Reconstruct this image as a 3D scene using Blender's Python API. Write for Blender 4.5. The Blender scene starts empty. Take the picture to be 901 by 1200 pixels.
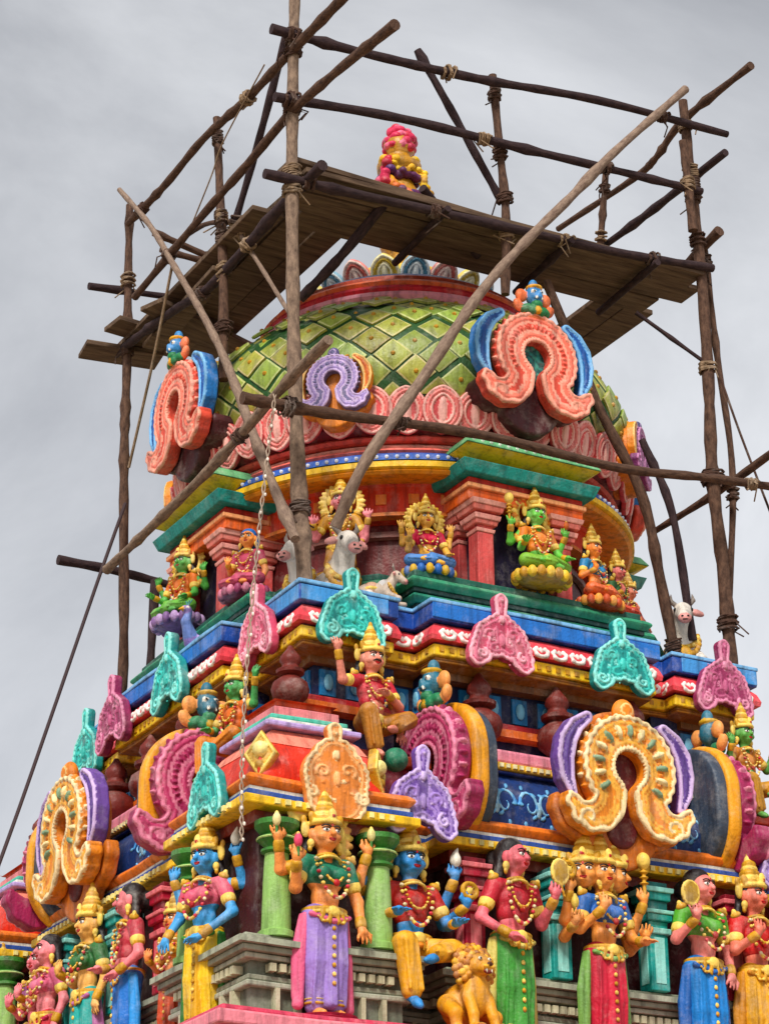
import bpy, bmesh, math, random
import numpy as np
from mathutils import Vector, Matrix

random.seed(7); rng = np.random.default_rng(7)
scene = bpy.context.scene
COL = scene.collection
PI = math.pi

# ------------------------------------------------------------------ camera
PW, PH = 901.0, 1200.0
FPX, YAW, PITCH, ROLL = 2974.6, .5115, .411, -.0105
CP = np.array([-7.5001, -13.1048, 1.6])
_d = np.array([math.sin(YAW)*math.cos(PITCH), math.cos(YAW)*math.cos(PITCH), math.sin(PITCH)])
_r = np.array([math.cos(YAW), -math.sin(YAW), 0.0]); _u = np.cross(_r, _d)
CR = math.cos(ROLL)*_r + math.sin(ROLL)*_u
CU = -math.sin(ROLL)*_r + math.cos(ROLL)*_u
CD = _d
cam = bpy.data.cameras.new('camera'); cam_o = bpy.data.objects.new('camera', cam); COL.objects.link(cam_o)
cam.sensor_fit = 'HORIZONTAL'; cam.sensor_width = 36.0; cam.lens = FPX/PW*36.0
cam.clip_start = .1; cam.clip_end = 3000
cam_o.matrix_world = Matrix(((CR[0], CU[0], -CD[0], CP[0]), (CR[1], CU[1], -CD[1], CP[1]), (CR[2], CU[2], -CD[2], CP[2]), (0, 0, 0, 1)))
scene.camera = cam_o

# ------------------------------------------------------------------ sky, sun, exposure
SUN_EL, SUN_AZ = math.radians(46), math.radians(222)      # azimuth clockwise from +Y: light from behind the camera, a little to its left
world = bpy.data.worlds.new('World'); scene.world = world; world.use_nodes = True
nt = world.node_tree; nt.nodes.clear()
def N(t, **k):
    n = nt.nodes.new(t)
    for a, b in k.items(): setattr(n, a, b)
    return n
out = N('ShaderNodeOutputWorld'); bg = N('ShaderNodeBackground')
sky = N('ShaderNodeTexSky'); sky.sky_type = 'NISHITA'; sky.sun_disc = False
sky.sun_elevation = SUN_EL; sky.sun_rotation = SUN_AZ; sky.air_density = 1.0; sky.dust_density = 3.0
tc = N('ShaderNodeTexCoord')
mp = N('ShaderNodeMapping'); mp.inputs['Scale'].default_value = (2.0, 2.0, 2.6); mp.inputs['Location'].default_value = (4.7, .2, 3.3)
nz = N('ShaderNodeTexNoise'); nz.inputs['Scale'].default_value = 1.6; nz.inputs['Detail'].default_value = 9; nz.inputs['Roughness'].default_value = .56
nz.inputs['Distortion'].default_value = .4
rp = N('ShaderNodeValToRGB'); rp.color_ramp.elements[0].position = .30; rp.color_ramp.elements[1].position = .68
rp.color_ramp.elements[0].color = (2.0, 2.08, 2.28, 1); rp.color_ramp.elements[1].color = (5.5, 5.6, 5.8, 1)
mx = N('ShaderNodeMix'); mx.data_type = 'RGBA'; mx.inputs['Factor'].default_value = .93     # overcast: the cloud deck covers nearly all of the sky
L = nt.links.new
L(tc.outputs['Generated'], mp.inputs['Vector']); L(mp.outputs[0], nz.inputs['Vector']); L(nz.outputs['Fac'], rp.inputs['Fac'])
sx = N('ShaderNodeSeparateXYZ'); L(tc.outputs['Generated'], sx.inputs[0])
hz = N('ShaderNodeMapRange'); hz.inputs[1].default_value = .15; hz.inputs[2].default_value = .60; hz.inputs[3].default_value = 1.40; hz.inputs[4].default_value = .95   # thinner, paler cloud towards the horizon
L(sx.outputs[2], hz.inputs[0])
hm = N('ShaderNodeMix'); hm.data_type = 'RGBA'; hm.blend_type = 'MULTIPLY'; hm.inputs['Factor'].default_value = 1; hm.clamp_result = False
L(rp.outputs[0], hm.inputs[6]); L(hz.outputs[0], hm.inputs[7])
L(sky.outputs[0], mx.inputs[6]); L(hm.outputs[2], mx.inputs[7]); L(mx.outputs[2], bg.inputs['Color'])
bg.inputs['Strength'].default_value = .060
L(bg.outputs[0], out.inputs['Surface'])
sl = bpy.data.lights.new('sun', 'SUN'); sl.energy = 1.5; sl.angle = math.radians(14); sl.color = (1, .95, .88)
so = bpy.data.objects.new('sun', sl); COL.objects.link(so)
sd = Vector((math.sin(SUN_AZ)*math.cos(SUN_EL), math.cos(SUN_AZ)*math.cos(SUN_EL), math.sin(SUN_EL)))
so.rotation_euler = sd.to_track_quat('Z', 'Y').to_euler(); so.location = (-20, -20, 30)
scene.view_settings.view_transform = 'Standard'; scene.view_settings.look = 'None'
scene.view_settings.exposure = 1.35; scene.view_settings.gamma = 1
scene.render.engine = 'CYCLES'

# ------------------------------------------------------------------ photo pixel -> point on a plane of the building
def ray(px, py): return CD + CR*(px-PW/2)/FPX - CU*(py-PH/2)/FPX
def on(px, py, axis, val):
    v = ray(px, py); t = (val-CP[axis])/v[axis]; return CP + t*v
def ony(px, py, y): return on(px, py, 1, y)
def onx(px, py, x): return on(px, py, 0, x)
def onz(px, py, z): return on(px, py, 2, z)

# ------------------------------------------------------------------ materials
def lin(h):
    h = h.lstrip('#'); c = [int(h[i:i+2], 16)/255 for i in (0, 2, 4)]
    c = [((x+.055)/1.055)**2.4 if x > .04045 else x/12.92 for x in c]
    y = .3*c[0]+.59*c[1]+.11*c[2]                # the enamel paints are stronger than the picked swatches
    return tuple(min(.9, max(.006, (y+(x-y)*1.14)*.97)) for x in c)
_m = {}
def paint(key, rough=.46, grime=.44, attr=False, spec=.4, bump=.42, rand=0.0, fade=.24):
    k = (key, rough, grime, attr, rand)
    if k in _m: return _m[k]
    m = bpy.data.materials.new('paint_' + ('attribute' if attr else key.strip('#'))); m.use_nodes = True
    t = m.node_tree; b = t.nodes['Principled BSDF']
    def nn(ty): return t.nodes.new(ty)
    co = nn('ShaderNodeTexCoord'); ge = nn('ShaderNodeNewGeometry')
    mpn = nn('ShaderNodeMapping'); mpn.inputs['Scale'].default_value = (15, 15, 1.7)
    t.links.new(ge.outputs['Position'], mpn.inputs['Vector'])
    n1 = nn('ShaderNodeTexNoise'); n1.inputs['Scale'].default_value = 1.3; n1.inputs['Detail'].default_value = 6; n1.inputs['Roughness'].default_value = .65
    t.links.new(mpn.outputs[0], n1.inputs['Vector'])
    r1 = nn('ShaderNodeMapRange'); r1.inputs[1].default_value = .34; r1.inputs[2].default_value = .54; r1.inputs[3].default_value = 1-grime; r1.inputs[4].default_value = 1.06
    t.links.new(n1.outputs['Fac'], r1.inputs[0])
    n2 = nn('ShaderNodeTexNoise'); n2.inputs['Scale'].default_value = 60; n2.inputs['Detail'].default_value = 3
    t.links.new(ge.outputs['Position'], n2.inputs['Vector'])
    mul = nn('ShaderNodeMix'); mul.data_type = 'RGBA'; mul.blend_type = 'MULTIPLY'; mul.inputs['Factor'].default_value = 1
    if attr:
        a = nn('ShaderNodeAttribute'); a.attribute_name = 'Col'; src = a.outputs['Color']
    else:
        a = nn('ShaderNodeRGB'); a.outputs[0].default_value = (*lin(key), 1); src = a.outputs[0]
    if rand:
        oi = nn('ShaderNodeObjectInfo'); hs = nn('ShaderNodeHueSaturation')
        ra = nn('ShaderNodeMapRange'); ra.inputs[3].default_value = .5-rand*.08; ra.inputs[4].default_value = .5+rand*.08
        rv = nn('ShaderNodeMapRange'); rv.inputs[3].default_value = 1-rand*.5; rv.inputs[4].default_value = 1+rand*.3
        ml = nn('ShaderNodeMath'); ml.operation = 'MULTIPLY'; ml.inputs[1].default_value = 7.31
        fr = nn('ShaderNodeMath'); fr.operation = 'FRACT'
        t.links.new(oi.outputs['Random'], ra.inputs[0]); t.links.new(oi.outputs['Random'], ml.inputs[0]); t.links.new(ml.outputs[0], fr.inputs[0]); t.links.new(fr.outputs[0], rv.inputs[0])
        t.links.new(ra.outputs[0], hs.inputs['Hue']); t.links.new(rv.outputs[0], hs.inputs['Value']); t.links.new(src, hs.inputs['Color']); src = hs.outputs[0]
    # sun-faded and chalky patches of the paint, then rain streaks of dirt
    n3 = nn('ShaderNodeTexNoise'); n3.inputs['Scale'].default_value = 7; n3.inputs['Detail'].default_value = 8; n3.inputs['Roughness'].default_value = .75
    t.links.new(ge.outputs['Position'], n3.inputs['Vector'])
    r3 = nn('ShaderNodeMapRange'); r3.inputs[1].default_value = .50; r3.inputs[2].default_value = .74; r3.inputs[3].default_value = 0; r3.inputs[4].default_value = fade
    t.links.new(n3.outputs['Fac'], r3.inputs[0])
    fd = nn('ShaderNodeMix'); fd.data_type = 'RGBA'; fd.inputs[7].default_value = (.80, .74, .66, 1)
    t.links.new(r3.outputs[0], fd.inputs[0]); t.links.new(src, fd.inputs[6]); src = fd.outputs[2]
    n4 = nn('ShaderNodeTexNoise'); n4.inputs['Scale'].default_value = 38; n4.inputs['Detail'].default_value = 4; n4.inputs['Roughness'].default_value = .7
    t.links.new(ge.outputs['Position'], n4.inputs['Vector'])
    r4 = nn('ShaderNodeMapRange'); r4.inputs[1].default_value = .60; r4.inputs[2].default_value = .72; r4.inputs[3].default_value = 0; r4.inputs[4].default_value = .22
    t.links.new(n4.outputs['Fac'], r4.inputs[0])
    dk = nn('ShaderNodeMix'); dk.data_type = 'RGBA'; dk.inputs[7].default_value = (.09, .07, .06, 1)
    t.links.new(r4.outputs[0], dk.inputs[0]); t.links.new(src, dk.inputs[6]); src = dk.outputs[2]
    t.links.new(src, mul.inputs[6]); t.links.new(r1.outputs[0], mul.inputs[7])
    t.links.new(mul.outputs[2], b.inputs['Base Color'])
    rr = nn('ShaderNodeMapRange'); rr.inputs[3].default_value = rough-.1; rr.inputs[4].default_value = rough+.25
    t.links.new(n2.outputs['Fac'], rr.inputs[0]); t.links.new(rr.outputs[0], b.inputs['Roughness'])
    b.inputs['Specular IOR Level'].default_value = spec
    bp = nn('ShaderNodeBump'); bp.inputs['Strength'].default_value = bump; bp.inputs['Distance'].default_value = .009
    ad = nn('ShaderNodeMath'); ad.operation = 'ADD'
    t.links.new(n1.outputs['Fac'], ad.inputs[0]); t.links.new(n2.outputs['Fac'], ad.inputs[1]); t.links.new(ad.outputs[0], bp.inputs['Height'])
    t.links.new(bp.outputs[0], b.inputs['Normal'])
    _m[k] = m; return m
VC = paint('attr', attr=True)
def wood(key, dark, light):
    k = ('wood', key)
    if k in _m: return _m[k]
    m = bpy.data.materials.new('wood_' + key); m.use_nodes = True; t = m.node_tree; b = t.nodes['Principled BSDF']
    ge = t.nodes.new('ShaderNodeTexCoord')
    mpn = t.nodes.new('ShaderNodeMapping'); mpn.inputs['Scale'].default_value = (14, 14, 3) if key != 'plank' else (2.5, 22, 22)
    t.links.new(ge.outputs['UV'] if key != 'plank' else ge.outputs['Object'], mpn.inputs['Vector'])
    n1 = t.nodes.new('ShaderNodeTexNoise'); n1.inputs['Scale'].default_value = 1; n1.inputs['Detail'].default_value = 8; n1.inputs['Roughness'].default_value = .7
    t.links.new(mpn.outputs[0], n1.inputs['Vector'])
    r = t.nodes.new('ShaderNodeValToRGB'); r.color_ramp.elements[0].position = .33; r.color_ramp.elements[1].position = .68
    r.color_ramp.elements[0].color = (*lin(dark), 1); r.color_ramp.elements[1].color = (*lin(light), 1)
    t.links.new(n1.outputs['Fac'], r.inputs['Fac']); t.links.new(r.outputs[0], b.inputs['Base Color'])
    b.inputs['Roughness'].default_value = .85; b.inputs['Specular IOR Level'].default_value = .2
    bp = t.nodes.new('ShaderNodeBump'); bp.inputs['Strength'].default_value = .7; bp.inputs['Distance'].default_value = .01
    t.links.new(n1.outputs['Fac'], bp.inputs['Height']); t.links.new(bp.outputs[0], b.inputs['Normal'])
    _m[k] = m; return m

# ------------------------------------------------------------------ object helpers
def link(name, me, parent=None, mats=()):
    o = bpy.data.objects.new(name, me); COL.objects.link(o)
    for m in mats: me.materials.append(m)
    if parent is not None: o.parent = parent
    return o
def empty(name, loc=(0, 0, 0), rz=0.0, parent=None):
    o = bpy.data.objects.new(name, None); COL.objects.link(o); o.location = loc; o.rotation_euler = (0, 0, rz)
    o.empty_display_size = .1
    if parent is not None: o.parent = parent
    return o
def tag(o, label=None, cat=None, group=None, kind=None):
    if label: o['label'] = label
    if cat: o['category'] = cat
    if group: o['group'] = group
    if kind: o['kind'] = kind
    return o
def place(o, loc, rz=0, rx=0):
    o.location = tuple(float(a) for a in loc); o.rotation_euler = (rx, 0, rz); return o
def wob(x, y, z): return math.sin(x*1.7+.9*math.sin(y*2.3+z))+math.sin(y*1.9+1.3*math.sin(x*1.1-z*.7))*.8
class MB:
    """collects simple shapes into one mesh"""
    def __init__(s): s.v = []; s.f = []; s.mi = []; s.uv = None
    def add(s, v, f, mi=0):
        n = len(s.v); s.v += [tuple(float(c) for c in p) for p in v]; s.f += [tuple(i+n for i in q) for q in f]; s.mi += [mi]*len(f); return s
    def box(s, x0, x1, y0, y1, z0, z1, mi=0):
        return s.add([(x0,y0,z0),(x1,y0,z0),(x1,y1,z0),(x0,y1,z0),(x0,y0,z1),(x1,y0,z1),(x1,y1,z1),(x0,y1,z1)],
                     [(0,3,2,1),(4,5,6,7),(0,1,5,4),(1,2,6,5),(2,3,7,6),(3,0,4,7)], mi)
    def frustum(s, cx, cy, z0, z1, hx0, hy0, hx1, hy1, mi=0):
        return s.add([(cx-hx0,cy-hy0,z0),(cx+hx0,cy-hy0,z0),(cx+hx0,cy+hy0,z0),(cx-hx0,cy+hy0,z0),
                      (cx-hx1,cy-hy1,z1),(cx+hx1,cy-hy1,z1),(cx+hx1,cy+hy1,z1),(cx-hx1,cy+hy1,z1)],
                     [(0,3,2,1),(4,5,6,7),(0,1,5,4),(1,2,6,5),(2,3,7,6),(3,0,4,7)], mi)
    def lathe(s, prof, n=32, cx=0, cy=0, mi=0, cap=True):
        v = []; f = []
        for r, z in prof:
            for i in range(n):
                a = 2*PI*i/n; v.append((cx+r*math.cos(a), cy+r*math.sin(a), z))
        for j in range(len(prof)-1):
            for i in range(n):
                k = (i+1) % n; f.append((j*n+i, j*n+k, (j+1)*n+k, (j+1)*n+i))
        if cap:
            f.append(tuple(range(n-1, -1, -1))); f.append(tuple(range((len(prof)-1)*n, len(prof)*n)))
        return s.add(v, f, mi)
    def sweep(s, plan, prof, mi=0):
        """plan: closed counter-clockwise polygon; prof: (outward offset, z) polyline; mitred corners"""
        n = len(plan); P = [Vector(p) for p in plan]; off = []
        for i in range(n):
            a = (P[i]-P[i-1]).normalized(); b = (P[(i+1) % n]-P[i]).normalized()
            na = Vector((a.y, -a.x)); nb = Vector((b.y, -b.x)); off.append((na+nb)/(1+na.dot(nb)))
        Q = []; O = []
        for i in range(n):                     # short steps along every edge, so the plaster can waver
            j = (i+1) % n; d = P[j]-P[i]; k = max(1, int(d.length/.14)); d2 = d.normalized() if d.length else d
            for t in range(k): Q.append(P[i]+d*(t/k)); O.append(off[i] if t == 0 else Vector((d2.y, -d2.x)))
        n = len(Q); s.ring = n; v = []; f = []
        for o_, z in prof:
            for i in range(n):
                q = Q[i]+O[i]*o_; w = .0045*wob(q.x*4.1, q.y*4.1, z*9)
                q = Q[i]+O[i]*(o_+w); v.append((q.x, q.y, z+.003*wob(q.x*3.3+5, q.y*3.3, 2.0)))
        for j in range(len(prof)-1):
            for i in range(n):
                k = (i+1) % n; f.append((j*n+i, j*n+k, (j+1)*n+k, (j+1)*n+i))
        return s.add(v, f, mi)
    def tube(s, pts, rad, n=8, mi=0):
        pts = [Vector(p) for p in pts]; m = len(pts); v = []; f = []
        t = (pts[1]-pts[0]).normalized(); up = Vector((0, 0, 1)) if abs(t.z) < .9 else Vector((1, 0, 0))
        a = t.cross(up).normalized()
        for j, p in enumerate(pts):
            t = (pts[min(j+1, m-1)]-pts[max(j-1, 0)]).normalized()
            a = (a-t*a.dot(t)).normalized(); b = t.cross(a)
            r = rad[j] if hasattr(rad, '__len__') else rad
            for i in range(n):
                g = 2*PI*i/n; v.append(p+a*(r*math.cos(g))+b*(r*math.sin(g)))
        for j in range(m-1):
            for i in range(n):
                k = (i+1) % n; f.append((j*n+i, j*n+k, (j+1)*n+k, (j+1)*n+i))
        f.append(tuple(range(n-1, -1, -1))); f.append(tuple(range((m-1)*n, m*n)))
        return s.add(v, f, mi)
    def ball(s, c, r, n=10, m=6, mi=0):
        r = r if hasattr(r, '__len__') else (r, r, r); v = [(c[0], c[1], c[2]-r[2])]; f = []
        for j in range(1, m):
            ph = -PI/2+PI*j/m
            for i in range(n):
                a = 2*PI*i/n; v.append((c[0]+r[0]*math.cos(ph)*math.cos(a), c[1]+r[1]*math.cos(ph)*math.sin(a), c[2]+r[2]*math.sin(ph)))
        v.append((c[0], c[1], c[2]+r[2])); e = len(v)-1
        for i in range(n): f.append((0, 1+(i+1) % n, 1+i)); f.append((e, e-n+i, e-n+(i+1) % n))
        for j in range(m-2):
            for i in range(n):
                k = (i+1) % n; f.append((1+j*n+i, 1+j*n+k, 1+(j+1)*n+k, 1+(j+1)*n+i))
        return s.add(v, f, mi)
    def mesh(s, name, smooth=False, sharp=.6):
        me = bpy.data.meshes.new(name); me.from_pydata(s.v, [], s.f); me.update()
        me.polygons.foreach_set('material_index', s.mi)
        if smooth:
            me.polygons.foreach_set('use_smooth', [True]*len(s.f))
            me.set_sharp_from_angle(angle=sharp)
        return me
    def build(s, name, mats, parent=None, smooth=False, bevel=0.0, sharp=.6):
        if not isinstance(mats, (list, tuple)): mats = [mats]
        o = link(name, s.mesh(name, smooth, sharp), parent, [paint(m) if isinstance(m, str) else m for m in mats])
        if bevel:
            b = o.modifiers.new('bevel', 'BEVEL'); b.width = bevel; b.segments = 2; b.limit_method = 'ANGLE'; b.angle_limit = .6
        return o
def inst(name, me, parent, loc, rz=0.0, scale=1.0):
    o = bpy.data.objects.new(name, me); COL.objects.link(o); o.parent = parent; o.location = loc; o.rotation_euler = (0, 0, rz)
    o.scale = (scale,)*3 if not hasattr(scale, '__len__') else scale
    return o

# ------------------------------------------------------------------ sculpting: smooth distance fields -> mesh (surface nets)
class SD:
    def __init__(s, k=.012): s.p = []; s.k = k
    def add(s, fn, lo, hi, col, k=None): s.p.append((fn, np.array(lo, float), np.array(hi, float), lin(col) if isinstance(col, str) else col, s.k if k is None else k)); return s
    def cone(s, a, b, ra, rb, col, k=None):
        a = np.array(a, float); b = np.array(b, float); ab = b-a; L2 = max(float(ab@ab), 1e-9); m = max(ra, rb)
        def fn(X, Y, Z):
            px, py, pz = X-a[0], Y-a[1], Z-a[2]
            t = np.clip((px*ab[0]+py*ab[1]+pz*ab[2])/L2, 0, 1)
            return np.sqrt((px-t*ab[0])**2+(py-t*ab[1])**2+(pz-t*ab[2])**2)-(ra+(rb-ra)*t)
        return s.add(fn, np.minimum(a, b)-m, np.maximum(a, b)+m, col, k)
    def chain(s, pts, rs, col, k=None):
        for i in range(len(pts)-1):
            ra = rs[i] if hasattr(rs, '__len__') else rs; rb = rs[i+1] if hasattr(rs, '__len__') else rs
            s.cone(pts[i], pts[i+1], ra, rb, col, k)
        return s
    def ell(s, c, r, col, k=None, ry=0.0, rx=0.0, rz=0.0):
        c = np.array(c, float); r = np.array(r, float); M = np.array(Matrix.Rotation(rz, 3, 'Z') @ Matrix.Rotation(ry, 3, 'Y') @ Matrix.Rotation(rx, 3, 'X')).T
        e = r if not (ry or rx or rz) else np.full(3, r.max())
        def fn(X, Y, Z):
            p = [X-c[0], Y-c[1], Z-c[2]]
            if ry or rx or rz: p = [M[i, 0]*p[0]+M[i, 1]*p[1]+M[i, 2]*p[2] for i in range(3)]
            k0 = np.sqrt((p[0]/r[0])**2+(p[1]/r[1])**2+(p[2]/r[2])**2); k1 = np.sqrt((p[0]/r[0]**2)**2+(p[1]/r[1]**2)**2+(p[2]/r[2]**2)**2)+1e-9
            return k0*(k0-1)/k1
        return s.add(fn, c-e, c+e, col, k)
    def torus(s, c, ax, ay, r, col, k=None, tilt=0.0, tilty=0.0):
        c = np.array(c, float); e = max(ax, ay)+r; m = min(ax, ay); ct, st = math.cos(tilt), math.sin(tilt); cu, su = math.cos(tilty), math.sin(tilty)
        def fn(X, Y, Z):
            x, y, z = X-c[0], Y-c[1], Z-c[2]
            y, z = ct*y+st*z, -st*y+ct*z
            x, z = cu*x+su*z, -su*x+cu*z
            rho = np.sqrt((x/ax)**2+(y/ay)**2)
            return np.sqrt(((rho-1)*m)**2+z*z)-r
        return s.add(fn, c-e, c+e, col, k)
    def prism(s, F, lo, hi, w0, w1, col, k=None, rnd=.0):
        """F(U,V) 2-D field in the x-z plane, extruded over y in w0..w1"""
        wc, wh = (w0+w1)/2, abs(w1-w0)/2
        def fn(X, Y, Z):
            a = F(X, Z)+rnd; b = np.abs(Y-wc)-wh+rnd
            return np.minimum(np.maximum(a, b), 0)+np.sqrt(np.maximum(a, 0)**2+np.maximum(b, 0)**2)-rnd
        return s.add(fn, (lo[0], min(w0, w1), lo[1]), (hi[0], max(w0, w1), hi[1]), col, k)
    def ridge(s, F, lo, hi, c, w, r, col, k=None):
        def fn(X, Y, Z): return np.sqrt((F(X, Z)+c)**2+(Y-w)**2)-r
        return s.add(fn, (lo[0], w-r, lo[1]), (hi[0], w+r, hi[1]), col, k)
    def mesh(s, name, h, scale=1.0):
        lo = np.min([p[1] for p in s.p], 0)-3*h; hi = np.max([p[2] for p in s.p], 0)+3*h
        n = np.ceil((hi-lo)/h).astype(int)+1
        ax = [lo[i]+h*np.arange(n[i]) for i in range(3)]
        D = np.full(n, 1.0, np.float32); B = np.full(n, 1.0, np.float32); I = np.zeros(n, np.int16)
        cols = np.array([p[3] for p in s.p], np.float32)
        for ci, (fn, a, b, c, k) in enumerate(s.p):
            m = 3*h+k
            i0 = np.maximum(np.floor((a-m-lo)/h).astype(int), 0); i1 = np.minimum(np.ceil((b+m-lo)/h).astype(int)+1, n)
            sl_ = tuple(slice(i0[i], i1[i]) for i in range(3))
            X, Y, Z = (ax[0][sl_[0]][:, None, None], ax[1][sl_[1]][None, :, None], ax[2][sl_[2]][None, None, :])
            d = np.broadcast_to(fn(X, Y, Z), D[sl_].shape).astype(np.float32)
            bb = B[sl_]; w = d < bb; bb[w] = d[w]; I[sl_][w] = ci
            Dl = D[sl_]
            if k > 0:
                t = np.clip(.5+.5*(Dl-d)/k, 0, 1); Dl[...] = Dl*(1-t)+d*t-k*t*(1-t)
            else: np.minimum(Dl, d, out=Dl)
        return nets(name, D, I, cols, lo, h, scale)
def nets(name, D, I, cols, lo, h, scale):
    S = D < 0; nx, ny, nz_ = D.shape
    cnt = np.zeros((nx-1, ny-1, nz_-1), np.int8)
    offs = [(i, j, k) for i in (0, 1) for j in (0, 1) for k in (0, 1)]
    for (i, j, k) in offs: cnt += S[i:nx-1+i, j:ny-1+j, k:nz_-1+k]
    A = np.argwhere((cnt > 0) & (cnt < 8)); m = len(A)
    idx = np.full(cnt.shape, -1, np.int32); idx[A[:, 0], A[:, 1], A[:, 2]] = np.arange(m)
    cv = np.stack([D[A[:, 0]+i, A[:, 1]+j, A[:, 2]+k] for (i, j, k) in offs], 1)
    pos = np.zeros((m, 3)); c = np.zeros(m); of = np.array(offs, float)
    for a in range(8):
        for b in range(a+1, 8):
            if abs(of[a]-of[b]).sum() != 1: continue
            x = (cv[:, a] < 0) != (cv[:, b] < 0); den = cv[:, a]-cv[:, b]; t = np.where(x, cv[:, a]/np.where(den == 0, 1, den), 0)
            p = of[a]+(of[b]-of[a])*t[:, None]; pos += p*x[:, None]; c += x
    V = lo+h*(A+pos/c[:, None])
    R_ = np.rint(A+pos/c[:, None]).astype(int); C = cols[I[R_[:, 0], R_[:, 1], R_[:, 2]]]
    Q = []
    for axn in range(3):
        b, cc = (axn+1) % 3, (axn+2) % 3
        s0 = [slice(None)]*3; s1 = [slice(None)]*3; s0[axn] = slice(0, -1); s1[axn] = slice(1, None)
        ch = S[tuple(s0)] != S[tuple(s1)]; E = np.argwhere(ch)
        E = E[(E[:, b] > 0) & (E[:, cc] > 0) & (E[:, b] < D.shape[b]-1) & (E[:, cc] < D.shape[cc]-1)]
        out_ = S[tuple(s0)][E[:, 0], E[:, 1], E[:, 2]]
        def cell(db, dc):
            q = E.copy(); q[:, b] += db; q[:, cc] += dc; return idx[q[:, 0], q[:, 1], q[:, 2]]
        q = np.stack([cell(-1, -1), cell(0, -1), cell(0, 0), cell(-1, 0)], 1)
        q[~out_] = q[~out_][:, ::-1]; Q.append(q)
    Q = np.concatenate(Q); Q = Q[(Q >= 0).all(1)]
    me = bpy.data.meshes.new(name); me.vertices.add(m); me.vertices.foreach_set('co', (V*scale).astype(np.float32).ravel())
    me.loops.add(len(Q)*4); me.loops.foreach_set('vertex_index', Q.ravel().astype(np.int32))
    me.polygons.add(len(Q)); me.polygons.foreach_set('loop_start', np.arange(0, len(Q)*4, 4, dtype=np.int32))
    me.polygons.foreach_set('use_smooth', np.ones(len(Q), bool))
    me.update(calc_edges=True)
    ca = me.color_attributes.new('Col', 'FLOAT_COLOR', 'POINT'); ca.data.foreach_set('color', np.concatenate([C, np.ones((m, 1), np.float32)], 1).astype(np.float32).ravel())
    me.materials.append(VC)
    return me
# ================================================================== ground and the shrine the tower stands on
g = MB().box(-400, 400, -400, 400, -.3, 0).build('ground', paint('#9a8c78', rough=.9, grime=.2)); tag(g, kind='structure')
T = empty('temple_tower'); tag(T, 'brightly painted tiered temple tower with green lattice dome and scrolled arches', 'temple tower')

def bayplan(cx, cy, H, w, rec, wc, cen):
    q = [(-H, -H), (-H+w, -H), (-H+w, -H+rec), (-wc, -H+rec), (-wc, -H+cen), (wc, -H+cen), (wc, -H+rec), (H-w, -H+rec), (H-w, -H)]
    r = []
    for k in range(4):
        c, s = [(1, 0), (0, 1), (-1, 0), (0, -1)][k]
        r += [(cx+c*x-s*y, cy+s*x+c*y) for x, y in q]
    return r
def rect(cx, cy, hx, hy): return [(cx-hx, cy-hy), (cx+hx, cy-hy), (cx+hx, cy+hy), (cx-hx, cy+hy)]
def band(name, plan, o, z0, z1, col, parent, rnd=0.0, deep=.12, bulge=0.0, cap=False):
    deep = min(deep, .14)
    if bulge:
        n = 7; pr = [(-deep, z0)]+[(o-bulge+bulge*math.sin(PI*i/(n-1)), z0+(z1-z0)*i/(n-1)) for i in range(n)]+[(-deep, z1)]
    else: pr = [(-deep, z0), (o, z0), (o, z1), (-deep, z1)]
    m = MB().sweep(plan, pr); n = m.ring
    if cap:                                   # close top and bottom with one polygon each
        k = len(m.v)//n; m.f += [tuple(range((k-1)*n, k*n)), tuple(range(n-1, -1, -1))]; m.mi += [0, 0]
    return m.build(name, col, parent, smooth=bool(bulge), bevel=rnd, sharp=.5)
def along(plan, o, step, edges=None, end=.05):
    """points spaced along the edges of a plan, moved outward by o: (x, y, rz) with local -Y facing out"""
    n = len(plan); r = []
    for i in range(n):
        a = Vector(plan[i]); b = Vector(plan[(i+1) % n]); d = b-a; ln = d.length
        if ln < step*.9: continue
        d.normalize(); nn = Vector((d.y, -d.x)); m = max(1, int((ln-end)/step))
        for k in range(m):
            p = a+d*(ln*(k+.5)/m)+nn*o; r.append((p.x, p.y, math.atan2(d.y, d.x)))
    return r
def facing_camera(q):       # keep the pieces on the two sides the photo shows
    x, y, rz = q; nx, ny = math.sin(rz), -math.cos(rz)
    return nx*(CP[0]-x)+ny*(CP[1]-y) > 0
def joined(name, pts, z, bx, col, parent):
    """rows of tiny alike blocks, too small to pick apart: one part"""
    m = MB()
    for x, y, rz in pts:
        c, s = math.cos(rz), math.sin(rz)
        hx, hy, hz = bx
        v = []
        for dz in (-hz, hz):
            for dx, dy in ((-hx, -hy), (hx, -hy), (hx, hy), (-hx, hy)): v.append((x+c*dx-s*dy, y+s*dx+c*dy, z+dz))
        m.add(v, [(0,3,2,1),(4,5,6,7),(0,1,5,4),(1,2,6,5),(2,3,7,6),(3,0,4,7)])
    return tag(m.build(name, col, parent, bevel=0), kind='stuff')

MAROON, NAVY, GOLD = '#6b1a26', '#101c44', '#c79a2e'
LX, LY, LH = .17, .22, 2.15
LP = bayplan(LX, LY, LH, .72, .38, .90, .18)

# shrine wall under the tower (below the picture)
sw = band('shrine_wall', rect(LX, LY, 1.95, 1.95), 0, 0, 4.06, '#c9a06a', T, deep=1.9, cap=True)
band('moulding', rect(LX, LY, 1.95, 1.95), .25, 3.85, 4.0, '#b8483c', sw, rnd=.02)
band('moulding', rect(LX, LY, 1.95, 1.95), .12, 0, .45, '#8c8f7a', sw, rnd=.02)
ledge = band('ledge', rect(LX, LY, LH, LH), .36, 4.06, 4.28, '#c4455c', T, rnd=.02, deep=1.2, cap=True)
band('ledge_lip', rect(LX, LY, LH, LH), .39, 4.18, 4.25, '#e58a96', ledge, rnd=.012, deep=.05)

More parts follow.
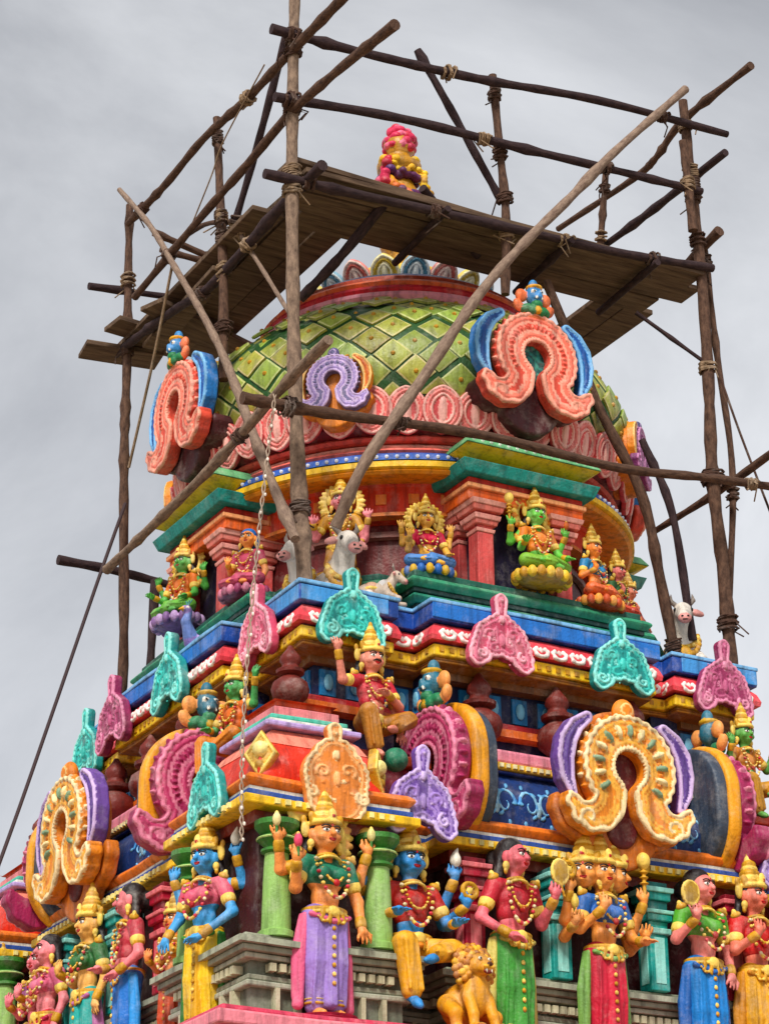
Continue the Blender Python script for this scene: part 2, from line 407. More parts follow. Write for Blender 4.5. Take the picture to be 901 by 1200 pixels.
# ------------------------------------------------------------------ stone-grey moulded base course
ST, ST2 = '#8f937f', '#6e7263'
base = band('base_course', LP, .07, 4.282, 4.66, ST2, T, deep=.9)
band('moulding', LP, .14, 4.283, 4.325, ST, base, rnd=.008)
band('moulding', LP, .11, 4.445, 4.475, '#a5a996', base, rnd=.008)
band('moulding', LP, .10, 4.478, 4.505, ST, base, rnd=.006)
band('moulding', LP, .125, 4.578, 4.605, '#a8ac98', base, rnd=.006)
band('moulding', LP, .155, 4.608, 4.638, ST, base, rnd=.006)
band('moulding', LP, .185, 4.641, 4.672, '#a2a692', base, rnd=.006)
band('moulding', LP, .13, 4.675, 4.70, ST, base, rnd=.006)
joined('bead_row', [q for q in along(LP, .10, .05) if facing_camera(q)], 4.543, (.017, .028, .02), '#c2bfa0', base)
pm = MB().box(-.012, .012, -.03, .03, -.06, .06).mesh('post')
pm.materials.append(paint('#b9b79a'))
for q in along(LP, .085, .11):
    if facing_camera(q): inst('post', pm, base, (q[0], q[1], 4.385), q[2])

# ------------------------------------------------------------------ lower wall, eaves
wall = band('lower_wall', LP, 0, 4.66, 5.5, '#43121a', T, deep=.9)
eave = band('lower_eave', LP, .05, 5.30, 5.36, '#7a2a20', T, deep=.3)
band('yellow_moulding', LP, .15, 5.362, 5.41, '#efc246', eave, rnd=.008)
joined('bead_row', [q for q in along(LP, .15, .055) if facing_camera(q)], 5.386, (.014, .012, .014), '#f6e7a0', eave)
band('blue_moulding', LP, .12, 5.413, 5.445, '#2f4f9c', eave, rnd=.006)
band('pale_moulding', LP, .105, 5.448, 5.465, '#d9d5c8', eave)
band('orange_moulding', LP, .13, 5.468, 5.535, '#dd7a3c', eave, bulge=.03)
band('roof_deck', LP, -.02, 5.46, 5.56, '#8a2d2b', eave, deep=1.0, cap=True)

# ------------------------------------------------------------------ pilasters
def column_round(x, y, z0, z1, body, dark, r=.075):
    h = z1-z0
    o = MB().lathe([(r*1.25, z0), (r*1.25, z0+.03), (r*1.02, z0+.04), (r*.92, z0+.5*h), (r*.82, z0+.72*h)], 20, x, y).build('column', body, T, smooth=True)
    MB().lathe([(r*.80, z0+.72*h), (r*1.1, z0+.735*h), (r*1.1, z0+.755*h), (r*.85, z0+.77*h), (r*.9, z0+.79*h), (r*1.3, z0+.83*h), (r*1.35, z0+.86*h), (r*1.0, z0+.88*h), (r*1.2, z0+.9*h), (r*1.55, z0+.955*h), (r*1.55, z1)], 20, x, y).build('capital', dark, o, smooth=True)
    MB().lathe([(r*1.36, z0+.835*h), (r*1.42, z0+.845*h), (r*1.36, z0+.855*h)], 20, x, y, cap=False).build('ring', '#b9d48a', o, smooth=True)
    return o
def column_square(x, y, z0, z1, body, pale, dark, hw=.06, name='pilaster'):
    h = z1-z0
    o = MB().box(x-hw, x+hw, y-hw, y+hw, z0, z0+.52*h).build(name, body, T, bevel=.006)
    MB().box(x-hw*.55, x+hw*.55, y-hw-.004, y+hw+.004, z0+.04, z0+.49*h).build('stripe', pale, o)
    MB().box(x-hw-.004, x+hw+.004, y-hw*.55, y+hw*.55, z0+.04, z0+.489*h).build('stripe', pale, o)
    zz = z0+.52*h
    for i, (e, t, c) in enumerate([(1.25, .03, pale), (1.0, .035, body), (1.35, .035, body), (1.5, .02, pale), (1.05, .05, dark), (1.3, .04, body), (1.55, .025, pale), (1.1, .03, dark)]):
        s_ = .48*h/.265*t
        MB().frustum(x, y, zz, zz+s_, hw*e, hw*e, hw*e*1.03, hw*e*1.03).build('capital_moulding', c, o, bevel=.005); zz += s_+.0005
    return o
GL, GD = '#8fb56a', '#3f7a35'
TE, TEP, TED = '#1f9a92', '#9adcd2', '#126a68'
RE, REP, RED_ = '#b02a3e', '#e87f84', '#7d1a2c'
for x, y in ((-1.91, -2.0), (-1.33, -2.0), (-2.05, -1.30)):
    column_round(x, y, 4.70, 5.30, GL, GD)
for x in (1.67, 2.25): column_round(x, -2.0, 4.70, 5.30, GL, GD)
for y in (1.36, 1.80): column_round(-2.05, y, 4.70, 5.30, GL, GD)
for x in (-.16, .47): column_square(x, -1.86, 4.70, 5.30, TE, TEP, TED)
for x in (-.68, 1.02): column_square(x, -1.83, 4.70, 5.30, RE, REP, RED_)
for y in (-.06, .66): column_square(-1.91, y, 4.70, 5.30, TE, TEP, TED)
for y in (-.64, 1.06): column_square(-1.88, y, 4.70, 5.30, RE, REP, RED_, hw=.065)
for x in (-1.24, 1.54): column_square(x, -1.62, 4.70, 5.30, RE, REP, RED_, hw=.05)
column_square(-1.67, -1.14, 4.70, 5.30, RE, REP, RED_, hw=.05)

# ------------------------------------------------------------------ corner pavilions: square bulging roofs
def kuta(cx, cy, near):
    sq = rect(cx, cy, .33, .33)
    pr = [(-.1, 5.50), (.035, 5.535), (.045, 5.58), (.035, 5.64), (.01, 5.71), (-.03, 5.78), (-.075, 5.84), (-.12, 5.875), (-.15, 5.88)]
    r = MB().sweep(sq, pr).build('corner_pavilion_roof', '#d5422f', T, smooth=True, sharp=.5)
    tag(r, 'orange red bulging square roof of a corner pavilion')
    MB().sweep(sq, [(-.08, 5.765), (-.02, 5.77), (-.06, 5.83), (-.105, 5.872), (-.2, 5.872)]).build('roof_shoulder', '#ee8f7c', r, smooth=True)
    band('lavender_moulding', sq, -.045, 5.877, 5.91, '#b9a2d6', r, rnd=.01, deep=.3)
    band('white_moulding', sq, -.085, 5.913, 5.935, '#e9e6de', r, rnd=.006, deep=.3)
    band('teal_moulding', sq, -.10, 5.938, 5.965, '#5fc0a8', r, rnd=.008, deep=.3)
    band('pink_moulding', sq, -.135, 5.968, 6.02, '#e2868a', r, rnd=.008, deep=.3)
    band('orange_moulding', sq, -.165, 6.023, 6.06, '#c9562f', r, rnd=.008, deep=.3)
    stupi(cx, cy, 6.061, r)
    if near:
        for x, y, rz in ((cx-.335, cy-.335, -PI/4), (cx+.34, cy-.335, PI/4), (cx-.335, cy+.34, -PI*.75)):
            medallion((x, y, 5.68), rz, r)
    return r
POT = [(.05, 0), (.075, .01), (.075, .03), (.045, .045), (.06, .06), (.105, .10), (.118, .145), (.105, .19), (.06, .225), (.05, .235), (.085, .25), (.088, .27), (.055, .285), (.05, .31), (.066, .33), (.06, .36), (.03, .40), (.012, .43)]
def stupi(x, y, z, parent, s=.9):
    return MB().lathe([(r*s, z+h*s) for r, h in POT], 18, x, y).build('pot_finial', '#6a261f', parent, smooth=True, sharp=1.0)
MED = None
def medallion(loc, rz, parent):
    global MED
    if MED is None:
        s_ = SD(.006)
        def dia(U, V): return (np.abs(U)*1.5+np.abs(V))*.62-.07
        s_.prism(dia, (-.1, -.13), (.1, .13), .02, -.015, GOLD, rnd=.006)
        s_.ridge(dia, (-.1, -.13), (.1, .13), .012, -.018, .007, '#e6cd74')
        s_.ell((0, -.02, .02), (.032, .028, .034), '#f2e59a'); s_.ell((0, -.015, -.05), (.02, .018, .022), '#a8802a')
        MED = s_.mesh('medallion', .0045)
    o = inst('medallion', MED, parent, loc, rz, 1.25); o.rotation_euler = (-.12, 0, rz); return o
KC = LH-.36
for sx, sy in ((-1, -1), (1, -1), (-1, 1)):
    kuta(LX+sx*KC, LY+sy*KC, (sx, sy) == (-1, -1))

# ------------------------------------------------------------------ barrel roofs over the centre bays
def shala(rz):
    """built for the front side round the tower's own axis, turned by rz"""
    e = MB(); x0, x1 = -.86, .86; y = -LH
    sec = [(.15, 5.52), (.155, 5.56), (.145, 5.66), (.165, 5.74), (.205, 5.81), (.26, 5.87)]
    v = []; f = []
    for x in (x0, x1):
        for a, z in sec+[(.7, 5.87), (.7, 5.52)]: v.append((x, y+a, z))
    n = len(sec)+2
    for i in range(n): f.append((i, n+i, n+(i+1) % n, (i+1) % n))
    f.append(tuple(range(n-1, -1, -1))); f.append(tuple(range(n, 2*n)))
    f = [tuple(reversed(q)) for q in f]
    o = e.add(v, f).build('barrel_roof', paint('#15356e'), T, smooth=True, sharp=.7)
    o.location = (LX, LY, 0); o.rotation_euler = (0, 0, rz)
    def bx(nm, a0, a1, z0, z1, c, bev=.008): return MB().box(x0+.01, x1-.01, y+a0, y+a1, z0, z1).build(nm, c, o, bevel=bev)
    bx('blue_moulding', .22, .7, 5.872, 5.885, '#2b3f86')
    bx('yellow_moulding', .205, .7, 5.887, 5.93, '#ddb04a')
    m = MB()
    for i in range(40): m.box(x0+.03+i*.043, x0+.052+i*.043, y+.193, y+.21, 5.898, 5.92)
    tag(m.build('bead_row', '#f6ecc0', o), kind='stuff')
    bx('pink_moulding', .24, .7, 5.933, 6.02, '#e08a9c', .02)
    bx('orange_step', .50, .74, 6.023, 6.09, '#d5742c')
    bx('red_step', .54, .75, 6.093, 6.15, '#b5312c')
    # painted scrolls in low relief on the blue body
    s_ = SD(0); rs = random.Random(3)
    for cx in (-.63, -.36, .36, .63):
        for sg in (-1, 1):
            pts = []
            for i in range(15):
                a = i/14*2.2*PI; r = .085*(1-i/17)
                pts.append((cx+sg*(.055+r*math.cos(a)*.8), 0, 5.68+r*math.sin(a)*1.15))
            for i in range(14): s_.cone(pts[i], pts[i+1], .011-.0004*i, .011-.0004*i, '#8cc3e6' if i % 3 else '#4f92cf')
            for k in range(5):
                a = k*1.25; s_.ell((cx+sg*(.055+.10*math.cos(a)), 0, 5.68+.115*math.sin(a)), (.02, .012, .012), '#6fb0de', ry=-a)
        s_.ell((cx, 0, 5.66), (.018, .012, .05), '#a9d6ef')
    sm = s_.mesh('scroll_relief', .007)
    co = np.empty(len(sm.vertices)*3, np.float32); sm.vertices.foreach_get('co', co); co = co.reshape(-1, 3)
    zz = np.array([q[1] for q in sec]); aa = np.array([q[0] for q in sec])
    co[:, 1] = co[:, 1]*.8+y+np.interp(co[:, 2], zz, aa); sm.vertices.foreach_set('co', co.ravel()); sm.update()
    tag(link('scroll_relief', sm, o), kind='stuff')
    for x in (-.59, -.07, .45):
        p = stupi(x, y+.37, 6.0205, o, 1.1)
    return o
shala_f = shala(0); shala_l = shala(-PI/2)
# eaves over the recesses between pavilion and centre bay: low red roofs
for x0, x1 in ((-1.25, -.76), (1.11, 1.57)):
    r = MB().frustum((x0+x1)/2, -1.3, 5.56, 5.86, (x1-x0)/2, .38, (x1-x0)/2, .25).build('recess_roof', '#8a2838', T, bevel=.02)
    MB().box(x0, x1, -1.6, -.95, 5.861, 5.92).build('moulding', '#c5563f', r, bevel=.01)
for y0, y1 in ((-1.18, -.71), (1.15, 1.6)):
    r = MB().frustum(-1.4, (y0+y1)/2, 5.56, 5.86, .38, (y1-y0)/2, .25, (y1-y0)/2).build('recess_roof', '#8a2838', T, bevel=.02)
    MB().box(-1.68, -1.0, y0, y1, 5.861, 5.92).build('moulding', '#c5563f', r, bevel=.01)

# ------------------------------------------------------------------ blue panelled wall under the cornice
UP = bayplan(0, 0, 1.38, .5, .08, .70, -.06)
mw = band('panelled_wall', UP, 0, 5.5, 6.52, NAVY, T, deep=.8)
band('orange_moulding', UP, .09, 6.155, 6.20, '#cf6a2c', mw, rnd=.008)
band('red_moulding', UP, .06, 6.203, 6.245, '#a82a2e', mw, rnd=.008)
pan = MB().box(-.05, .05, -.012, .02, -.075, .075).mesh('panel'); pan.materials.append(paint('#2a77ad'))
pan2 = MB().ball((0, -.012, 0), (.03, .012, .05), 12, 6).mesh('panel_boss', True); pan2.materials.append(paint('#7fc0dc'))
for q in along(UP, .004, .155, end=.02):
    if facing_camera(q):
        p = inst('panel', pan, mw, (q[0], q[1], 6.345), q[2]); 
for q in along(UP, .012, .155, end=.02):
    if facing_camera(q): inst('panel_boss', pan2, mw, (q[0], q[1], 6.345), q[2])

# ------------------------------------------------------------------ the wide cornice
CPn = bayplan(0, 0, 1.52, .55, .11, .74, -.10)
cor = MB().sweep(CPn, [(-.14, 6.47), (-.02, 6.50), (.0, 6.515), (-.12, 6.53)]).build('cornice', '#8a5a2a', T)
band('soffit', CPn, -.10, 6.44, 6.485, '#7a4e26', cor, cap=True)
band('brown_soffit_lip', CPn, -.005, 6.50, 6.530, '#a56f2f', cor, rnd=.008, deep=.4)
yb = band('yellow_band', CPn, .018, 6.532, 6.598, '#f2c93a', cor, rnd=.008, deep=.4)
joined('bead_row', [q for q in along(CPn, .018, .06) if facing_camera(q)], 6.566, (.014, .008, .014), '#b98a1e', cor)
band('dark_moulding', CPn, .0, 6.597, 6.612, '#5d1a1e', cor, deep=.4)
rb = MB().sweep(CPn, [(-.12, 6.614), (.045, 6.614), (.05, 6.64), (.03, 6.69), (.0, 6.725), (-.02, 6.735), (-.12, 6.735)]).build('red_band', '#de5058', cor, smooth=True, sharp=.5)
band('blue_slab', CPn, .035, 6.737, 6.835, '#20489a', cor, rnd=.006, deep=.5)
band('pale_blue_edge', CPn, .045, 6.838, 6.862, '#7fb4e0', cor, rnd=.006, deep=1.0, cap=True)
# bright blue facing on the corner and centre bays
for k in range(4):
    rz = k*PI/2; c, s = math.cos(rz), math.sin(rz)
    for x0, x1, yy in ((-1.552, -1.0, -1.56), (-.772, .772, -1.66), (1.0, 1.552, -1.56)):
        if k in (0, 3):
            o = MB().box(x0, x1, yy-.003, yy+.03, 6.745, 6.834).build('bay_facing', '#4f93d2' if abs(x0) > .9 else '#2f6fc0', cor, bevel=.004); o.rotation_euler = (0, 0, rz)
# white petals in relief along the red band
def petal_mesh():
    s_ = SD(.006)
    for sg in (-1, 1):
        pts = [(sg*.006, 0, .0), (sg*.026, -.003, .006), (sg*.036, -.004, .026), (sg*.022, -.004, .04), (sg*.014, -.003, .028)]
        s_.chain(pts, [.009, .010, .009, .008, .006], '#f3ece6')
    s_.ell((0, -.004, .03), (.009, .009, .018), '#f2d9d2')
    return s_.mesh('petal', .0055)
PM = petal_mesh()
for q in along(CPn, .047, .115, end=.02):
    if facing_camera(q):
        o = inst('petal', PM, rb, (q[0], q[1], 6.622), q[2], 1.3); o.rotation_euler = (-.25, 0, q[2])

# ------------------------------------------------------------------ dark green stepped base of the neck
NP = []
for k in range(4):
    c, s = [(1, 0), (0, 1), (-1, 0), (0, -1)][k]
    NP += [(c*x-s*y, s*x+c*y) for x, y in ((-.92, -1.30), (-.76, -1.30), (-.76, -1.46), (.76, -1.46), (.76, -1.30), (.92, -1.30))]
ub = band('neck_base', NP, 0, 6.86, 7.09, '#173c36', T, deep=1.25, cap=True)
band('green_moulding', NP, .05, 6.90, 6.955, '#2f7a63', ub, bulge=.03)
band('dark_moulding', NP, .035, 6.958, 6.985, '#123a36', ub, rnd=.006)
band('green_moulding', NP, .07, 6.988, 7.05, '#3c8a68', ub, bulge=.03)
band('top_moulding', NP, .02, 7.053, 7.10, '#245a4c', ub, rnd=.01, deep=1.2, cap=True)

# ------------------------------------------------------------------ round neck
neck = MB().lathe([(1.13, 7.08), (1.13, 7.62)], 64, cap=False).build('neck', '#6a2222', T, smooth=True)
MB().lathe([(1.14, 7.50), (1.17, 7.51), (1.17, 7.545), (1.14, 7.55)], 64, cap=False).build('dusty_moulding', '#8a5a52', neck, smooth=True, sharp=.5)
MB().lathe([(1.14, 7.09), (1.19, 7.1), (1.19, 7.14), (1.14, 7.16)], 64, cap=False).build('foot_moulding', '#9c4034', neck, smooth=True, sharp=.5)
bm_ = MB().lathe([(1.1, 7.60), (1.22, 7.61), (1.24, 7.64), (1.24, 7.80), (1.26, 7.83), (1.1, 7.84)], 64, cap=False).build('red_beam', '#da4a28', T, smooth=True, sharp=.5)
MB().lathe([(1.2, 7.605), (1.262, 7.61), (1.262, 7.632), (1.2, 7.635)], 64, cap=False).build('moulding', '#e8884a', bm_, smooth=True, sharp=.5)
sqm = MB().box(-.032, .032, -.012, .02, -.032, .032).mesh('square_boss'); sqm.materials.append(paint('#ee8a4a'))
for i in range(40):
    a = 2*PI*i/40; inst('square_boss', sqm, bm_, (1.24*math.sin(a), -1.24*math.cos(a), 7.72), a)
# eave ring: yellow underside, blue dotted front
er = MB().lathe([(1.1, 7.842), (1.38, 7.80), (1.44, 7.80), (1.46, 7.815), (1.44, 7.84), (1.1, 7.86)], 96, cap=False).build('eave_ring', '#ea9a38', T, smooth=True, sharp=.5)
MB().lathe([(1.2, 7.842), (1.452, 7.826), (1.475, 7.835), (1.475, 7.87), (1.44, 7.885), (1.2, 7.90)], 96, cap=False).build('yellow_lip', '#e8bc3c', er, smooth=True, sharp=.5)
MB().lathe([(1.2, 7.90), (1.455, 7.888), (1.44, 7.93), (1.40, 7.955), (1.2, 7.96)], 96, cap=False).build('blue_lip', '#2c55a6', er, smooth=True, sharp=.5)
dm = MB()
for i in range(150):
    a = 2*PI*i/150; dm.ball((1.452*math.sin(a), -1.452*math.cos(a), 7.907), .013, 6, 4)
tag(dm.build('bead_row', '#d7dff0', er), kind='stuff')
# pink mouldings between eave and dome
pmo = MB().lathe([(1.0, 7.95), (1.38, 7.957), (1.40, 7.975), (1.38, 7.995), (1.0, 8.0)], 96, cap=False).build('pink_ring', '#dd7468', T, smooth=True, sharp=.5)
MB().lathe([(1.0, 8.0), (1.33, 8.002), (1.35, 8.02), (1.33, 8.04), (1.0, 8.045)], 96, cap=False).build('moulding', '#f2b8a8', pmo, smooth=True, sharp=.5)
MB().lathe([(1.0, 8.045), (1.37, 8.048), (1.39, 8.065), (1.37, 8.085), (1.0, 8.09)], 96, cap=False).build('moulding', '#cf5a50', pmo, smooth=True, sharp=.5)

# ------------------------------------------------------------------ aedicules on the four sides of the neck
def aedicule(rz):
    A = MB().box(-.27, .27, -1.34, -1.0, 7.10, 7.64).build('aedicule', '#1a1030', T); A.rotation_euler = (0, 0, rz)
    def part(nm, m, c, bev=.006): 
        o = m.build(nm, c, A, bevel=bev); return o
    for sx in (-1, 1):
        for xx, yy in ((.27, -1.38), (.27, -1.16)):
            x = sx*xx
            part('pilaster', MB().box(x-.055, x+.055, yy-.055, yy+.055, 7.10, 7.44), '#cf5a58')
            zz = 7.441
            for e, t, c in ((.065, .022, '#f0a79c'), (.055, .02, '#c9504e'), (.078, .028, '#e07a70'), (.092, .03, '#f0a79c'), (.07, .018, '#b34340'), (.105, .032, '#e88478'), (.12, .03, '#f2aea0')):
                part('capital_moulding', MB().frustum(x, yy, zz, zz+t, e*.93, e*.93, e, e), c, .004); zz += t+.001
    part('orange_lintel', MB().box(-.40, .40, -1.47, -.95, 7.625, 7.69), '#df6a34')
    part('peach_lintel', MB().box(-.415, .415, -1.49, -.95, 7.692, 7.722), '#f0a878')
    part('red_lintel', MB().box(-.40, .40, -1.47, -.95, 7.724, 7.765), '#c23a2c')
    part('teal_slab', MB().frustum(0, -1.24, 7.767, 7.84, .45, .29, .48, .32), '#2f8f86')
    part('dark_slab', MB().box(-.40, .40, -1.46, -.95, 7.842, 7.875), '#5c1c1e')
    part('yellow_eave', MB().frustum(0, -1.24, 7.877, 7.93, .38, .22, .47, .345), '#e0c04c', .008)
    part('green_eave', MB().frustum(0, -1.24, 7.932, 8.0, .475, .35, .43, .31), '#6fae7c', .008)
    m = MB()
    for i in range(15): m.ball((-.42+.06*i, -1.575, 7.955), .012, 6, 4)
    tag(m.build('bead_row', '#dfeedd', A), kind='stuff')
    part('dark_green_step', MB().box(-.34, .34, -1.50, -.95, 8.002, 8.04), '#245f3c')
    part('green_step', MB().box(-.28, .28, -1.48, -.95, 8.042, 8.075), '#4f9a5e')
    return A
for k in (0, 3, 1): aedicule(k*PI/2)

# ------------------------------------------------------------------ dome: lotus band, lattice of tiles, crowning rings
DP = [(1.44, 8.30), (1.48, 8.40), (1.495, 8.51), (1.48, 8.64), (1.43, 8.77), (1.34, 8.91), (1.21, 9.04), (1.05, 9.16), (.945, 9.23)]
lot = MB().lathe([(1.2, 8.085), (1.36, 8.09), (1.42, 8.13), (1.42, 8.28), (1.44, 8.31), (1.2, 8.32)], 96, cap=False).build('lotus_band', '#7c1f2a', T, smooth=True, sharp=.5)
def lotus_mesh(name, w, h, c1, c2, c3):
    s_ = SD(.006)
    R_ = (h*h/2.6+w*w)/(2*w)
    def F(U, V): return np.sqrt((np.abs(U)+R_-w)**2+(V-h*.38)**2)-R_
    lo, hi = (-w*1.1, -h*.35), (w*1.1, h*1.12)
    s_.prism(F, lo, hi, .02, -.012, c1, rnd=.008)
    s_.ridge(F, lo, hi, .010, -.012, .008, c2); s_.ridge(F, lo, hi, .034, -.014, .008, c3); s_.ridge(F, lo, hi, .058, -.016, .007, c2)
    s_.ell((0, -.014, h*.35), (w*.2, .014, h*.35), c2)
    return s_.mesh(name, .007)
LPM = lotus_mesh('lotus_petal', .125, .25, '#d4585a', '#f6b8ae', '#e88680')
NL = 44
for i in range(NL):
    a = 2*PI*(i+.5)/NL
    o = inst('lotus_petal', LPM, lot, ((1.45 if i % 2 else 1.43)*math.sin(a), -(1.45 if i % 2 else 1.43)*math.cos(a), 8.12), a); o.rotation_euler = (.20+random.uniform(-.04, .04), random.uniform(-.04, .04), a)
dome = MB().lathe(DP+[(.5, 9.27)], 96, cap=False).build('dome', '#1f4a1e', T, smooth=True)
tag(dome, 'green dome covered with a lattice of diamond tiles')
cs = [0]
for (a, b), (c, d) in zip(DP, DP[1:]): cs.append(cs[-1]+math.hypot(c-a, d-b))
def prof(s):
    s = min(max(s, 0), cs[-1]); 
    return (float(np.interp(s, cs, [p[0] for p in DP])), float(np.interp(s, cs, [p[1] for p in DP])))
NT = 34; NR = 9; HS = cs[-1]/NR
TL = paint('#9aa453', rand=.45, rough=.35, fade=.2); TD = paint('#b98a2a'); TE_ = paint('#c3c384', rough=.35, rand=.6)
for row in range(-0, NR+1):
    s0 = row*HS
    tm = MB()
    def tp(u, v, out_, g):  # u,v in the diamond's own axes -1..1
        s_ = s0+v*HS; r, z = prof(s_); r2, z2 = prof(s_+.01); r1, z1 = prof(s_-.01)
        nr, nz2 = (z2-z1), -(r2-r1); ln = math.hypot(nr, nz2); nr /= ln; nz2 /= ln
        a = u*PI/NT; r += nr*out_; z += nz2*out_
        return (r*math.sin(a), -r*math.cos(a), z)
    vmin = -1 if row > 0 else 0; vmax = 1 if row < NR else 0
    ring = []
    def clampd(u, v): return (u, min(max(v, vmin*.84), vmax*.84))
    k = 4
    border = [(-1+i/k, -i/k) for i in range(k)]+[(i/k, -1+i/k) for i in range(k)]+[(1-i/k, i/k) for i in range(k)]+[(-i/k, 1-i/k) for i in range(k)]
    def ringpts(g, o_): return [tp(*clampd(u*g, v*g), o_, 0) for u, v in border]
    v0, v1, v2, v3 = ringpts(.89, -.01), ringpts(.87, .005), ringpts(.76, .008), ringpts(.36, .010)
    n = len(border); vs = v0+v1+v2+v3+[tp(*clampd(0, 0), .010, 0)]
    fs = []; mi = []
    for j in range(3):
        for i in range(n): fs.append((j*n+i, j*n+(i+1) % n, (j+1)*n+(i+1) % n, (j+1)*n+i)); mi.append(1 if j == 1 else 0)
    for i in range(n): fs.append((3*n+i, 3*n+(i+1) % n, 4*n)); mi.append(0)
    tm.add(vs, fs); tm.mi = mi
    if 0 < row < NR:
        c = tp(0, 0, .009, 0); tm.ball(c, (.016, .016, .016), 6, 4, 2)
    me = tm.mesh('tile', True, .4); me.materials.append(TL); me.materials.append(TE_); me.materials.append(TD)
    for i in range(NT):
        a = 2*PI*(i+(.5 if row % 2 else 0))/NT
        # the far side of the dome never shows beyond a step to the side
        if math.cos(a+YAW) < -.45: continue
        inst('tile', me, dome, (0, 0, random.uniform(-.004, .004)), a+random.uniform(-.004, .004), random.uniform(.998, 1.004))
rings = MB().lathe([(.6, 9.220), (.965, 9.225), (.985, 9.250), (.975, 9.280), (.6, 9.290)], 96, cap=False).build('crown_ring', '#e59aa8', T, smooth=True, sharp=.6)
MB().lathe([(.6, 9.285), (.955, 9.288), (.97, 9.310), (.955, 9.335), (.6, 9.340)], 96, cap=False).build('red_ring', '#c22f3a', rings, smooth=True, sharp=.6)
MB().lathe([(.6, 9.338), (.94, 9.342), (.955, 9.365), (.93, 9.390), (.6, 9.395)], 96, cap=False).build('orange_ring', '#dc6a44', rings, smooth=True, sharp=.6)
MB().lathe([(.6, 9.392), (.90, 9.396), (.90, 9.430), (.86, 9.455), (.6, 9.460)], 96, cap=False).build('rust_ring', '#a1422f', rings, smooth=True, sharp=.6)
cap = MB().lathe([(.5, 9.450), (.85, 9.458), (.80, 9.500), (.66, 9.570), (.50, 9.620), (.40, 9.660), (.2, 9.680)], 64, cap=False).build('dome_cap', '#27304a', T, smooth=True)
CM = [lotus_mesh('cap_petal', .10, .22, a, b, c) for a, b, c in (('#d98a86', '#f3d8cc', '#c9645a'), ('#d9c873', '#f3eecb', '#b79c44'), ('#7fa3b4', '#e3ecec', '#4f7f96'))]
for i in range(18):
    a = 2*PI*i/18
    o = inst('cap_petal', CM[i % 3], cap, (.50*math.sin(a), -.50*math.cos(a), 9.580), a); o.rotation_euler = (.75, 0, a)
MB().lathe([(.40, 9.650), (.44, 9.700), (.40, 9.800), (.26, 9.860), (.2, 9.880)], 40).build('lotus_seat', '#d8b04a', cap, smooth=True)
# ================================================================== scrolled arches (relief sculpted from 2-D fields)
def poly_field(pts, ws, mirror=True):
    P = np.array(pts, float)
    def F(U, V):
        U, V = np.broadcast_arrays(U, V); X = np.abs(U) if mirror else U; d = np.full(U.shape, 9.0)
        for i in range(len(P)-1):
            a, b = P[i], P[i+1]; e = b-a; L2 = e@e+1e-9
            t = np.clip(((X-a[0])*e[0]+(V-a[1])*e[1])/L2, 0, 1)
            d = np.minimum(d, np.sqrt((X-a[0]-t*e[0])**2+(V-a[1]-t*e[1])**2)-(ws[i]+(ws[i+1]-ws[i])*t))
        return d
    return F
def horseshoe(cv=.53, R=.245, w=.125, foot=1.0):
    pts = [(R*math.cos(math.radians(a)), cv+R*math.sin(math.radians(a))) for a in range(90, -56, -10)]; ws = [w]*len(pts)
    e = pts[-1]
    pts += [(e[0]+.015, e[1]-.08), (e[0]+.06, e[1]-.15), (e[0]+.14*foot, e[1]-.185), (e[0]+.23*foot, e[1]-.165), (e[0]+.30*foot, e[1]-.10), (e[0]+.32*foot, e[1]-.05)]
    ws += [w*1.0, w*.98, w*.86, w*.70, w*.45, w*.2]
    return poly_field(pts, ws)
HS_F = horseshoe()
def spiral(cx, cz, r0, turns, a0, sg, n=22):
    return [(cx+sg*r0*(1-i/(n+3))*math.cos(a0+turns*2*PI*i/n), cz+r0*(1-i/(n+3))*math.sin(a0+turns*2*PI*i/n)) for i in range(n+1)]
_km = {}
def arch_mesh(key, c, depth=.12, petals=None):
    """c: (body, ridge, mid, groove) colours"""
    if key in _km: return _km[key]
    s_ = SD(.004); lo, hi = (-.62, -.08), (.62, 1.0)
    s_.prism(HS_F, lo, hi, .0, -depth, c[0], rnd=.02)
    F2 = lambda U, V: HS_F(U, V)+.006*np.cos(np.arctan2(V-.53, U+1e-6)*30)
    s_.ridge(F2, lo, hi, .017, -depth+.004, .017, c[1])
    s_.ridge(HS_F, lo, hi, .056, -depth+.008, .017, c[2])
    s_.ridge(HS_F, lo, hi, .088, -depth+.010, .015, c[1] if not petals else c[2])
    for i in range(27):                       # leaf buds along the crown of the arch
        a = math.radians(-32+244*i/26); s_.ell((.245*math.cos(a), -depth-.002, .53+.245*math.sin(a)), (.022, .014, .009), c[0] if i % 2 else c[2], ry=-a, k=.002)
    for i in range(21):                       # flame fringe round the outer edge
        a = math.radians(-25+230*i/20); s_.ell((.372*math.cos(a), -depth*.55, .53+.372*math.sin(a)), (.026, .03, .013), c[1] if i % 2 else c[0], ry=-a-.5*(1 if math.cos(a) > 0 else -1), k=.004)
    for sg in (-1, 1):
        p = spiral(.34, .15, .075, 1.1, -1.0, 1)
        s_.chain([(sg*a, -depth, b) for a, b in p], [.014-.0003*i for i in range(len(p))], c[1])
    if petals:
        for i in range(13):
            a = math.radians(-35+250*i/12-0); r = .255
            s_.ell((r*math.cos(a), -depth-.012, .53+r*math.sin(a)), (.045, .024, .02), petals[i % 2], ry=-a)
    _km[key] = s_.mesh('arch_ornament', .0095); return _km[key]
